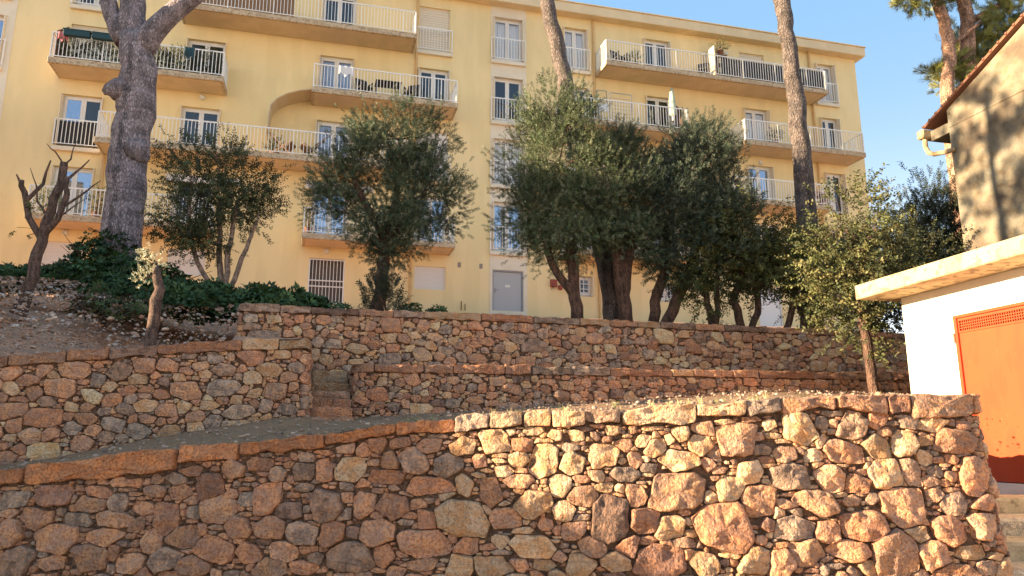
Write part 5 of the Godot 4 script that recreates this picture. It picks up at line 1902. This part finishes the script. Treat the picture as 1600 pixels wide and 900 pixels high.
	# the thin many-stemmed tree on the left
	tree("small_tree", "thin many-stemmed evergreen in front of the lowest left balcony", "tree", Vector3(-5.75, 4.4, -14.5), [
		[[V.call(-5.78, 4.3, -14.5), V.call(-5.85, 5.2, -14.5), V.call(-5.95, 6.4, -14.5)], [0.06, 0.05, 0.035]],
		[[V.call(-5.70, 4.3, -14.5), V.call(-5.65, 5.3, -14.4), V.call(-5.55, 6.3, -14.4)], [0.055, 0.045, 0.03]],
		[[V.call(-5.80, 4.35, -14.5), V.call(-6.15, 4.9, -14.4), V.call(-6.4, 5.5, -14.4), V.call(-6.5, 6.3, -14.4)], [0.05, 0.045, 0.04, 0.025]],
		[[V.call(-5.68, 4.35, -14.5), V.call(-5.4, 5.2, -14.5), V.call(-5.15, 6.0, -14.5)], [0.05, 0.04, 0.025]]],
		mat.pale_bark, [[V.call(-6.1, 6.9, -14.5), V.call(0.95, 0.75, 0.8)], [V.call(-5.5, 6.5, -14.5), V.call(0.6, 0.55, 0.6)], [V.call(-6.5, 6.1, -14.4), V.call(0.65, 0.5, 0.5)], [V.call(-5.9, 5.5, -14.4), V.call(0.55, 0.3, 0.4)]],
		"oak", mat.broad_leaf, [Color(0.055, 0.07, 0.03), Color(0.042, 0.055, 0.026), Color(0.075, 0.085, 0.04)], [84, 30, 0.27, 0.3, 0.85])
	# young oaks right of the olives
	tree("young_oak", "young oak with two thin trunks just right of the olives", "oak tree", Vector3(4.2, 3.95, -15.2), [
		[[V.call(4.12, 3.9, -15.2), V.call(4.05, 4.4, -15.2), V.call(4.0, 5.0, -15.2)], [0.07, 0.06, 0.04]], [[V.call(4.2, 3.9, -15.2), V.call(4.25, 4.5, -15.2), V.call(4.3, 5.2, -15.2)], [0.06, 0.05, 0.03]]],
		mat.olive_bark, [[V.call(4.2, 5.3, -15.2), V.call(0.6, 0.75, 0.6)], [V.call(3.95, 4.6, -15.1), V.call(0.4, 0.4, 0.4)]],
		"oak", mat.broad_leaf, oak, [40, 22, 0.3, 0.2, 1.1], "young oaks along the upper wall")
	tree("young_oak", "young oak with a crooked forked trunk between the olives and the straight pine", "oak tree", Vector3(4.9, 3.95, -15.3), [
		[[V.call(4.75, 3.9, -15.3), V.call(4.62, 4.5, -15.3), V.call(4.8, 5.0, -15.3), V.call(5.0, 5.6, -15.3)], [0.09, 0.075, 0.06, 0.03]], [[V.call(4.95, 3.9, -15.3), V.call(5.15, 4.4, -15.3), V.call(5.05, 4.9, -15.3), V.call(5.3, 5.5, -15.3)], [0.07, 0.06, 0.05, 0.03]]],
		mat.olive_bark, [[V.call(5.0, 5.7, -15.3), V.call(0.8, 0.75, 0.7)], [V.call(5.3, 5.1, -15.2), V.call(0.6, 0.5, 0.5)]],
		"oak", mat.broad_leaf, oak, [60, 22, 0.32, 0.2, 1.1], "young oaks along the upper wall")
	tree("young_oak", "young oak hugging the foot of the straight pine on its left", "oak tree", Vector3(5.9, 3.9, -15.6), [
		[[V.call(5.75, 3.85, -15.6), V.call(5.95, 4.3, -15.6), V.call(6.0, 5.0, -15.6)], [0.07, 0.06, 0.04]], [[V.call(6.2, 3.85, -15.6), V.call(6.1, 4.4, -15.6), V.call(6.05, 5.0, -15.6)], [0.05, 0.04, 0.03]]],
		mat.olive_bark, [[V.call(6.05, 5.4, -15.6), V.call(0.75, 0.7, 0.7)], [V.call(6.4, 4.8, -15.5), V.call(0.5, 0.5, 0.5)]],
		"oak", mat.broad_leaf, oak, [50, 22, 0.32, 0.2, 1.1], "young oaks along the upper wall")
	tree("oak_tree", "sunlit golden-leaved oak standing left of the white hut", "oak tree", Vector3(5.5, 2.35, -11.4), [
		[[V.call(5.5, 2.25, -11.4), V.call(5.46, 2.9, -11.4), V.call(5.44, 3.6, -11.4), V.call(5.5, 4.6, -11.4)], [0.08, 0.066, 0.06, 0.04]]],
		mat.olive_bark, [[V.call(5.45, 4.6, -11.4), V.call(0.72, 0.75, 0.7)], [V.call(5.5, 5.3, -11.4), V.call(0.42, 0.42, 0.45)], [V.call(5.1, 4.3, -11.3), V.call(0.42, 0.5, 0.5)], [V.call(5.95, 4.2, -11.5), V.call(0.42, 0.55, 0.5)], [V.call(5.55, 3.5, -11.4), V.call(0.55, 0.5, 0.5)]],
		"oak", mat.broad_leaf, gold, [58, 21, 0.25, 0.2, 1.0])
	tree("juniper_tree", "dark upright bushy tree between the golden oak and the old house", "tree", Vector3(9.6, 3.9, -17.5), [
		[[V.call(9.7, 3.5, -17.5), V.call(9.7, 5.0, -17.5), V.call(9.75, 7.0, -17.5)], [0.15, 0.12, 0.05]]],
		mat.olive_bark, [[V.call(9.95, 6.3, -17.5), V.call(0.85, 1.35, 0.9)], [V.call(10.6, 6.1, -17.6), V.call(0.8, 1.4, 0.9)], [V.call(9.5, 5.2, -17.4), V.call(0.7, 1.0, 0.8)]],
		"olive", mat.olive_leaf, [Color(0.04, 0.052, 0.03), Color(0.055, 0.065, 0.038)], [100, 44, 0.42, 1.0, 1.05])
	tree("evergreen_bush", "dark evergreen mass in the gap between the golden oak and the hut roof", "bush", Vector3(7.3, 3.3, -15.2), [
		[[V.call(7.3, 3.2, -15.2), V.call(7.3, 4.0, -15.2), V.call(7.4, 5.0, -15.2)], [0.1, 0.08, 0.04]]],
		mat.olive_bark, [[V.call(7.4, 4.9, -15.2), V.call(0.8, 1.0, 0.8)], [V.call(8.2, 5.0, -15.4), V.call(0.8, 1.1, 0.8)]],
		"oak", mat.broad_leaf, [Color(0.05, 0.055, 0.022), Color(0.035, 0.042, 0.02)], [70, 24, 0.36, 0.3, 1.1])
	# pines over the old house
	tree("pine_tree", "left of two sunlit pine trunks rising behind the old house roof", "pine tree", Vector3(15.0, 4.0, -24), [
		[[V.call(14.9, 3.5, -24), V.call(15.0, 9.0, -24), V.call(15.12, 13.0, -24), V.call(15.38, 15.5, -24), V.call(15.3, 16.3, -24), V.call(15.0, 17.6, -24), V.call(14.8, 19.5, -24)], [0.34, 0.27, 0.22, 0.21, 0.20, 0.17, 0.1]],
		[[V.call(15.4, 15.3, -24), V.call(15.9, 15.6, -24), V.call(16.6, 16.2, -24)], [0.09, 0.08, 0.06]]],
		mat.warm_pine_bark, [[V.call(14.3, 17.3, -24), V.call(0.75, 0.45, 0.8)], [V.call(14.6, 20.6, -24), V.call(1.8, 0.9, 1.8)], [V.call(15.4, 14.5, -24.6), V.call(0.5, 0.5, 0.6)]],
		"needle", mat.needle, pine, [70, 26, 0.4, 0.6, 1.3])
	tree("pine_tree", "right of two sunlit pine trunks rising behind the old house roof", "pine tree", Vector3(15.9, 4.0, -24.3), [
		[[V.call(15.7, 3.5, -24.3), V.call(15.9, 9.0, -24.3), V.call(16.05, 13.6, -24.3), V.call(16.25, 15.4, -24.3), V.call(16.35, 16.6, -24.3), V.call(16.3, 17.4, -24.3), V.call(16.4, 19.5, -24.3)], [0.36, 0.30, 0.27, 0.26, 0.24, 0.22, 0.12]],
		[[V.call(16.5, 16.4, -24.3), V.call(17.5, 17.0, -24.3), V.call(18.4, 17.6, -24.3)], [0.14, 0.11, 0.08]], [[V.call(16.9, 14.6, -24.6), V.call(17.6, 15.1, -24.6), V.call(17.8, 15.9, -24.6)], [0.07, 0.06, 0.03]]],
		mat.warm_pine_bark, [[V.call(17.9, 16.6, -24.3), V.call(1.0, 0.7, 0.9)], [V.call(17.2, 14.9, -24.6), V.call(0.9, 0.7, 0.9)], [V.call(17.2, 20.8, -24.3), V.call(1.6, 0.9, 1.6)], [V.call(16.7, 15.6, -24.9), V.call(0.8, 0.7, 0.6)], [V.call(16.0, 17.5, -24.5), V.call(0.6, 0.4, 0.6)], [V.call(18.6, 16.0, -24.3), V.call(0.9, 0.8, 0.9)]],
		"needle", mat.needle, pine, [110, 26, 0.4, 0.6, 1.3])
	# two cut-back trunks on the bank
	tree("pollarded_tree", "bare cut-back trunk with short stub limbs on the bank at far left", "tree", Vector3(-8.1, 3.8, -12.1), [
		[[V.call(-8.12, 3.65, -12.1), V.call(-8.0, 4.1, -12.1), V.call(-7.92, 4.7, -12.1), V.call(-7.85, 5.2, -12.1), V.call(-7.72, 5.9, -12.1), V.call(-7.68, 6.3, -12.1)], [0.14, 0.085, 0.078, 0.07, 0.062, 0.055]],
		[[V.call(-7.90, 4.95, -12.1), V.call(-8.12, 5.3, -12.05), V.call(-8.25, 5.75, -12.05), V.call(-8.3, 5.95, -12.0)], [0.05, 0.044, 0.04, 0.034]],
		[[V.call(-7.88, 5.0, -12.1), V.call(-7.6, 5.25, -12.0), V.call(-7.5, 5.7, -12.0), V.call(-7.52, 6.0, -12.0)], [0.05, 0.046, 0.042, 0.034]],
		[[V.call(-7.74, 5.8, -12.1), V.call(-7.5, 6.1, -12.1), V.call(-7.25, 6.35, -12.1)], [0.03, 0.02, 0.008]], [[V.call(-8.2, 5.6, -12.05), V.call(-8.0, 5.9, -12.05), V.call(-7.85, 6.3, -12.0)], [0.03, 0.025, 0.01]],
		[[V.call(-7.5, 5.5, -12.0), V.call(-7.2, 5.75, -12.0), V.call(-6.9, 5.9, -11.9)], [0.02, 0.015, 0.005]], [[V.call(-8.28, 5.85, -12.0), V.call(-8.4, 6.05, -12.0)], [0.025, 0.008]], [[V.call(-7.7, 6.2, -12.1), V.call(-7.78, 6.45, -12.0), V.call(-7.95, 6.6, -12.0)], [0.015, 0.01, 0.004]], [[V.call(-7.68, 6.25, -12.1), V.call(-7.55, 6.5, -12.1), V.call(-7.5, 6.7, -12.1)], [0.014, 0.009, 0.004]], [[V.call(-7.9, 5.4, -12.1), V.call(-8.05, 5.6, -12.1), V.call(-8.1, 5.9, -12.1), V.call(-8.25, 6.2, -12.1)], [0.02, 0.014, 0.01, 0.004]], [[V.call(-7.6, 5.3, -12.0), V.call(-7.35, 5.4, -11.9), V.call(-7.1, 5.6, -11.9)], [0.016, 0.011, 0.004]]],
		mat.stump_bark, [[V.call(-8.3, 5.3, -12.2), V.call(0.2, 0.35, 0.2)]], "oak", mat.broad_leaf, [Color(0.12, 0.13, 0.03)], [4, 5, 0.15, 0.4, 0.8])
	tree("pollarded_tree", "short cut-back trunk with a pale flowering tuft beside the green hedge", "tree", Vector3(-4.62, 2.9, -9.5), [
		[[V.call(-4.62, 2.75, -9.5), V.call(-4.60, 3.1, -9.5), V.call(-4.58, 3.4, -9.5), V.call(-4.62, 3.7, -9.5), V.call(-4.66, 3.85, -9.5)], [0.08, 0.068, 0.064, 0.05, 0.04]]],
		mat.stump_bark, [[V.call(-4.72, 3.9, -9.5), V.call(0.16, 0.14, 0.14)], [V.call(-4.75, 3.65, -9.45), V.call(0.08, 0.14, 0.1)]], "oak", mat.broad_leaf, [Color(0.55, 0.52, 0.36), Color(0.62, 0.6, 0.45)], [14, 8, 0.07, 0.5, 0.38])

func small_growth() -> void:
	var deep := [Color(0.032, 0.075, 0.026), Color(0.045, 0.095, 0.032), Color(0.025, 0.055, 0.022), Color(0.06, 0.10, 0.032)]
	# hedge of broad-leaved shrubs along the top of the bank: u, w, half sizes, what it stands by
	var spots := [[-10.0, -14.9, 0.9, 0.3, "low broad-leaved shrub at the far left edge behind the bare trunk"], [-8.9, -14.9, 0.9, 0.42, "broad-leaved green shrub just right of the bare cut-back trunk"], [-8.95, -15.7, 0.75, 1.15, "tall broad-leaved shrub climbing the left of the big pine foot"],
		[-8.0, -15.1, 0.8, 0.75, "broad-leaved shrub right against the front of the big pine foot"], [-7.1, -14.3, 0.9, 0.6, "broad-leaved shrub between the big pine and the flowering stump"], [-6.3, -14.2, 0.9, 0.45, "broad-leaved shrub behind and right of the flowering stump"], [-5.55, -13.9, 0.8, 0.36, "broad-leaved shrub right in front of the many-stemmed tree's foot"],
		[-4.9, -13.7, 0.8, 0.38, "broad-leaved shrub just right of the many-stemmed tree's foot"], [-4.1, -13.4, 0.8, 0.34, "broad-leaved shrub at the right end, spilling towards the barred gate"], [-6.9, -13.2, 0.8, 0.42, "broad-leaved shrub left of the flowering stump, trailing lowest down the bank"], [-5.6, -12.9, 0.8, 0.42, "broad-leaved shrub right of the flowering stump, trailing down to the upper wall's end"]]
	for s in spots:
		var q := to_site(Vector3(s[0], 0, s[1]))
		shrub("shrub", s[4], "shrub", Vector3(s[0], hill(q.x, q.y) - 0.08, s[1]), Vector3(s[2], s[3], 0.65), "shrub", mat.shrub_leaf, deep, 480, 0.72, 0.4, "broad-leaved hedge on the bank")
	for s in [[-6.3, -11.7, 0.7, 0.32, "low dark creeping bush in the middle of the bare bank"], [-8.6, -11.6, 0.45, 0.28, "low green tuft at the foot of the bare cut-back trunk"]]:
		var q := to_site(Vector3(s[0], 0, s[1]))
		shrub("shrub", s[4], "shrub", Vector3(s[0], hill(q.x, q.y) - 0.06, s[1]), Vector3(s[2], s[3], 0.45), "shrub", mat.shrub_leaf, [Color(0.05, 0.08, 0.025), Color(0.08, 0.085, 0.035), Color(0.10, 0.065, 0.045)], 200, 0.55, 0.5)
	shrub("bush", "dark leafy bush round the foot of the round olive", "bush", site(-6.15, 4.2, 13.4), Vector3(0.45, 0.85, 0.45), "olive", mat.olive_leaf, [Color(0.05, 0.06, 0.035), Color(0.04, 0.05, 0.03)], 170, 1.0, 0.9)
	for s in [[-7.0, 14.6, "small green plant on the wall top below the barred gate"], [-5.75, 14.8, "left of two small green tufts on the long wall top"], [-5.3, 14.8, "right of two small green tufts on the long wall top"]]:
		shrub("small_plant", s[2], "plant", site(s[0], 3.85, s[1]), Vector3(0.2, 0.15, 0.2), "shrub", mat.shrub_leaf, deep, 40, 0.45, 0.5)
	# loose stones on the bank and the path, one boulder
	var bank := []
	for k in 11000:
		var u := rnd(-18.5, -8.6)
		var w := rnd(11.5, 18.4)
		bank.append(site(u, hill(u, w) + 0.03, w))
	strewn("loose_stones", bank, 0.010, 0.055, [Color(0.50, 0.36, 0.27), Color(0.32, 0.20, 0.14), Color(0.42, 0.28, 0.2), Color(0.36, 0.30, 0.26), Color(0.46, 0.40, 0.35), Color(0.27, 0.20, 0.17), Color(0.40, 0.26, 0.19)])
	var flake := Shape.new()
	leaf(flake, Vector3.ZERO, Vector3(1, 0.15, 0).normalized(), Vector3.BACK, 0.06, 0.03, 0.3)
	var lt := []
	var lc := []
	for k in 9000:
		var u := rnd(-18.5, -8.6)
		var w := rnd(12.0, 18.3)
		if broad.get_noise_2d(u * 2.0, w * 2.0) < -0.1:
			continue
		lt.append(Transform3D(Basis.from_euler(Vector3(rnd(-0.6, 0.6), rnd(0, TAU), rnd(-0.6, 0.6))) * Basis.from_scale(Vector3.ONE * rnd(0.5, 1.3)), site(u, hill(u, w) + rnd(0.03, 0.07), w)))
		lc.append([Color(0.30, 0.17, 0.10), Color(0.38, 0.24, 0.15), Color(0.2, 0.12, 0.08), Color(0.42, 0.33, 0.24)][rng.randi() % 4])
	scatter("leaf_litter", flake.done(), mat.straw, lt, lc)
	var way := []
	for k in 1800:
		var f := rng.randf()
		var g := pow(rng.randf(), 1.4)
		var x0 := lerpf(-5.0, 3.3, f)
		var h0 := front_top(x0)
		var u := lerpf(-11.6, 1.6, f)
		var h1 := lerpf(1.36, 1.92, smoothstep(-11.2, -7.2, u)) if u < -7.2 else lerpf(1.92, 2.42, clampf((u + 7.2) / 7.0, 0.0, 1.0))
		way.append(Vector3(x0, h0 - 0.03, -front_depth(x0) - 0.2).lerp(site(u, h1, lerpf(18.6, 17.3, smoothstep(-7.6, -6.8, u))), g) + Vector3.UP * 0.02)
	strewn("gravel", way, 0.006, 0.028, [Color(0.30, 0.20, 0.145), Color(0.42, 0.30, 0.22), Color(0.2, 0.14, 0.105)])
	var bo := Shape.new()
	var poly := rounded(PackedVector2Array([Vector2(-0.32, 0), Vector2(0.33, -0.02), Vector2(0.2, 0.2), Vector2(-0.05, 0.3), Vector2(-0.25, 0.16)]), 0.08, 0.15)
	bo.tint = Color(0.42, 0.32, 0.24)
	var bw := site(-11.0, hill(-11.0, 13.9) - 0.02, 13.9)
	stone(bo, poly, func(s, h, d): return Vector3(s, h, d), Vector3.ZERO, 0.12, 0.2, [1.0, 0.9, 0.7, 0.4])
	tag(put("boulder", bo.done(), mat.pale_stone, self, bw), "pale boulder lying on the bank in front of the hedge", "boulder")
	# dry stubble on the sunny edge of the path
	var bl := Shape.new()
	for k in 7:
		var d := Vector3(rnd(-0.5, 0.5), 1, rnd(-0.5, 0.5)).normalized()
		slim_leaf(bl, Vector3(rnd(-0.01, 0.01), 0, rnd(-0.01, 0.01)), d, d.cross(Vector3.BACK).normalized(), rnd(0.02, 0.07), 0.003)
	var t := []
	var c := []
	for k in 130:
		var x := rnd(-0.9, 3.2)
		t.append(Transform3D(Basis(Vector3.UP, rnd(0, TAU)) * Basis.from_scale(Vector3.ONE * rnd(0.5, 1.3)), Vector3(x, front_top(x), -front_depth(x) - 0.3 - absf(rng.randfn()) * 0.5)))
		c.append([Color(0.5, 0.4, 0.2), Color(0.4, 0.34, 0.18), Color(0.16, 0.18, 0.06)][rng.randi() % 3])
	scatter("dry_grass", bl.done(), mat.straw, t, c)
